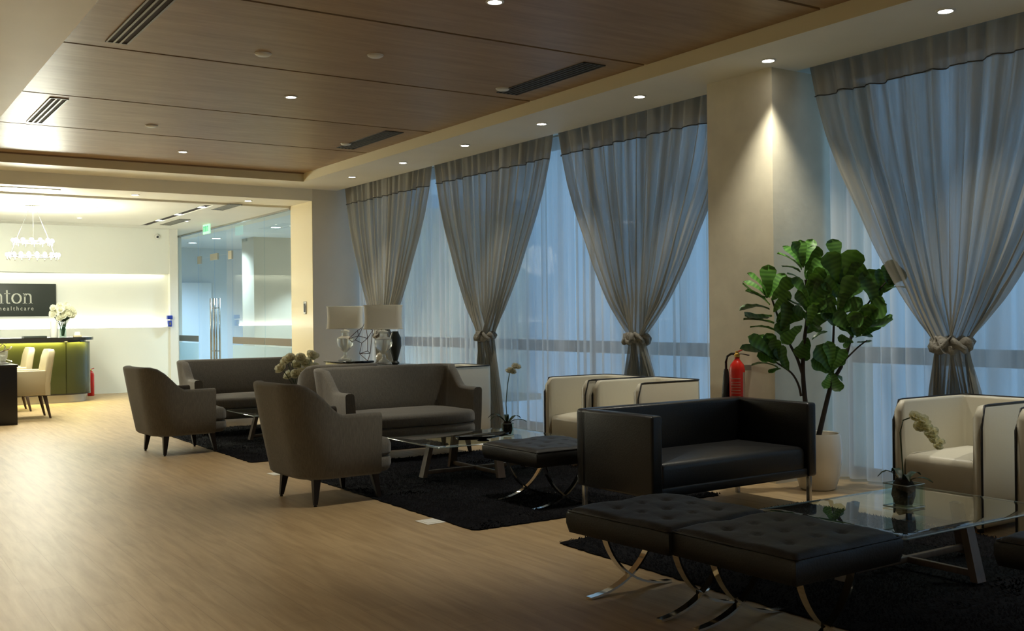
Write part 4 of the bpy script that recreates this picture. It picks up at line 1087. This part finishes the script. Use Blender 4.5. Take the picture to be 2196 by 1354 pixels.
lo = bpy.data.objects.new('counter_glow_end', ld); COL.objects.link(lo); lo.location = (3.25, 17.03, .94); lo.rotation_euler = (math.radians(-6), 0, math.radians(22)); lo.parent = cn
# things on the counter
t = root('flower_vase', 'white flowers in a clear glass vase on the reception counter', 'flowers', (3.05, 17.25, 1.0))
glass_vase(t, .05, .17)
rnd2 = random.Random(8)
for k in range(22):
    a = rnd2.uniform(0, 2*PI); r = .16*math.sqrt(rnd2.random()); z = .38+.14*rnd2.uniform(-1, 1)*(1-r/.3)
    x, y = r*math.cos(a), r*math.sin(a)
    MB().tube([(x*.1, y*.1, .02), (x*.3, y*.3, .18), (x, y, z)], .004, 4).build('stem', 'green', t)
    bloom(t, (x, y, z), .062, 'petal', 80+k, 6, (x*3, y*3-.6, .4))
for k in range(6):
    a = rnd2.uniform(0, 2*PI); mb = MB(); petal_mesh(mb, (.02*math.cos(a), .02*math.sin(a), .24), (math.cos(a), math.sin(a), .6), .12, .035, .01, rnd2); mb.build('leaf', 'green', t, auto=1.5)
t = root('white_vase', 'tall plain white cylinder beside the flowers on the counter', 'vase', (2.90, 17.12, 1.0))
MB().lathe([(.05, 0), (.055, .01), (.055, .25), (.048, .25), (.046, .03)], seg=20).build('body', 'trim', t)
t = root('folder', 'dark folder lying flat on the reception counter', 'folder', (2.62, 17.1, 1.0))
boxo('cover', 'sign', t, -.16, .16, -.11, .11, 0, .03, b=.004); boxo('pages', 'paper', t, -.15, .165, -.10, .10, .006, .022)
t = root('card_holder', 'small beige card holder at the rounded end of the counter', 'card holder', (3.25, 17.2, 1.0))
boxo('tray', 'beige', t, -.06, .06, -.04, .04, 0, .03, b=.008); boxo('cards', 'paper', t, -.04, .04, -.005, .02, .02, .08)
t = root('fire_extinguisher', 'small red fire extinguisher on the floor past the counter end', 'fire extinguisher', (3.66, 18.3, 0))
MB().lathe([(.05, 0), (.055, .01), (.055, .36), (.03, .41), (.016, .42)], seg=16).build('cylinder', 'red', t); MB().lathe([(.016, .41), (.016, .45)], seg=8).build('valve', 'brass', t)
MB().tube([(0, 0, .44), (.05, -.02, .46)], .008).build('handle', 'red', t)
# sign board with serif lettering (only the part in view carries words)
sg = root('wall_sign', 'dark grey sign board with pale lettering on the reception wall', 'sign', (2.0, YR-.02, 0))
boxo('board', 'sign', sg, -1.4, 1.20, -.02, .10, 1.335, 1.875, b=.003)
def serif(parts, name, x0, zb, s):
    m = MB()
    for p in parts:
        if p[0] == 'b': m.box(x0+p[1]*s, x0+p[2]*s, -.028, -.020, zb+p[3]*s, zb+p[4]*s)
        else:          # elliptical arc stroke: cx,cz,rx,rz,a0,a1,w0,w1
            _, cx, cz, rx, rz, a0, a1, w0, w1 = p; n = 14; rr = []
            for k in range(n+1):
                u = k/n; a = a0+(a1-a0)*u; wq = w0+(w1-w0)*math.sin(PI*u) if p[0] == 'a' else w0*abs(math.cos(a))+w1*abs(math.sin(a))
                for_ = []
                for q in (-.5, .5):
                    for_.append((x0+(cx+(rx+wq*q)*math.cos(a))*s, zb+(cz+(rz+wq*q)*math.sin(a))*s))
                (xa, za), (xb, zb_) = for_
                rr.append([(xa, -.028, za), (xb, -.028, zb_), (xb, -.020, zb_), (xa, -.020, za)])
            m.loft(rr)
    return m.build(name, 'letter', sg, flat=True)
Nn = [('b', .12, .26, 0, 1), ('b', 0, .38, 0, .05), ('b', .02, .2, .93, 1), ('o', .46, .66, .25, .28, 0, PI, .14, .07), ('b', .64, .78, 0, .66), ('b', .54, .90, 0, .05)]
Tt = [('b', .16, .30, .16, 1.3), ('b', 0, .52, .93, 1.0), ('o', .38, .2, .15, .17, PI, 1.75*PI, .14, .06)]
Oo = [('o', .46, .5, .38, .46, 0, 2*PI, .16, .06)]
S = .17; zb = 1.545; X0 = .25
for L, wd in ((Nn, .95), (Tt, .60), (Oo, .98), (Nn, .95)):
    serif(L, 'letter', X0, zb, S); X0 += wd*S*1.02
cu = bpy.data.curves.new('small_text', 'FONT'); cu.body = 'healthcare'; cu.size = .095; cu.extrude = .003; cu.space_character = 1.45
tmp = bpy.data.objects.new('tmp', cu); COL.objects.link(tmp)
bpy.context.view_layer.update()
me = bpy.data.meshes.new_from_object(tmp.evaluated_get(bpy.context.evaluated_depsgraph_get())); bpy.data.objects.remove(tmp)
me.materials.clear(); me.materials.append(MT['letter'])
wx = max(v.co.x for v in me.vertices)
o = bpy.data.objects.new('small_lettering', me); COL.objects.link(o); o.parent = sg; o.rotation_euler = (PI/2, 0, 0); o.location = (.83-wx*.88+.02, -.024, 1.435); o.scale = (.88, 1, 1)

# dark desk with two beige armchairs
t = root('desk', 'dark espresso desk at the left edge in front of the reception', 'desk', (1.40, 14.9, 0))
boxo('top', 'darkwood', t, -.9, .53, -1.1, 1.3, .70, .73, b=.004)
boxo('side_panel', 'darkwood', t, -.88, .52, -1.09, -1.04, 0, .70, b=.003); boxo('side_panel', 'darkwood', t, -.88, .52, 1.24, 1.29, 0, .70, b=.003)
boxo('modesty_panel', 'darkwood', t, -.02, .02, -1.04, 1.24, .05, .70)
def dining(label, loc):
    t = root('dining_chair', label, 'chair', loc, math.radians(-91), 'beige reception chairs')
    W, D = .56, .56
    boxo('seat', 'beige', t, -W/2+.06, W/2-.06, -D/2, D/2-.08, .30, .46, b=.02)
    rings = []
    for z, y0, y1, hw_ in ((.30, .20, .28, .28), (.45, .20, .28, .28), (.60, .21, .30, .275), (.78, .24, .33, .265), (.85, .26, .345, .25), (.885, .27, .34, .20)):
        rings.append([(x, y, z) for x, y in rrect(-hw_, hw_, y0, y1, .02, 3)])
    MB().loft(rings).build('backrest', 'beige', t, auto=.9)
    for sx in (-1, 1):
        a, b = sorted((sx*W/2, sx*(W/2-.065)))
        boxo('arm', 'beige', t, a, b, -D/2+.02, D/2-.05, .30, .62, b=.015)
        for yy, dy in ((D/2-.07, .07), (-D/2+.05, -.02)):
            rings = []
            for q, r in ((0, .012), (1, .024)): rings.append([(sx*(W/2-.04)+r*u, yy+dy*(1-q)+r*v, .31*q) for u, v in ((-1, -1), (1, -1), (1, 1), (-1, 1))])
            MB().loft(rings).build('leg', 'walnut', t)
    return t
dining('beige leather armchair with dark legs at the desk, nearer one', (2.12, 14.70, 0))
dining('beige leather armchair with dark legs at the desk, farther one', (2.08, 15.98, 0))
t = root('glass_ornament', 'silver and glass candle ornament on the desk corner', 'ornament', (1.80, 14.1, .73))
MB().lathe([(.07, 0), (.07, .015), (.03, .03), (.055, .08), (.06, .16), (.05, .16), (.04, .05)], seg=14).build('cup', 'crystal', t)
MB().tube([(.10*math.cos(a/3), .06*math.sin(a/3), .02+.01*a) for a in range(20)], .008, 6).build('twisted_ribbon', 'chrome', t)
MB().tube([(.02, 0, .16), (.03, 0, .22), (.0, 0, .25), (-.04, 0, .20)], .007, 6).build('loop', 'chrome', t)
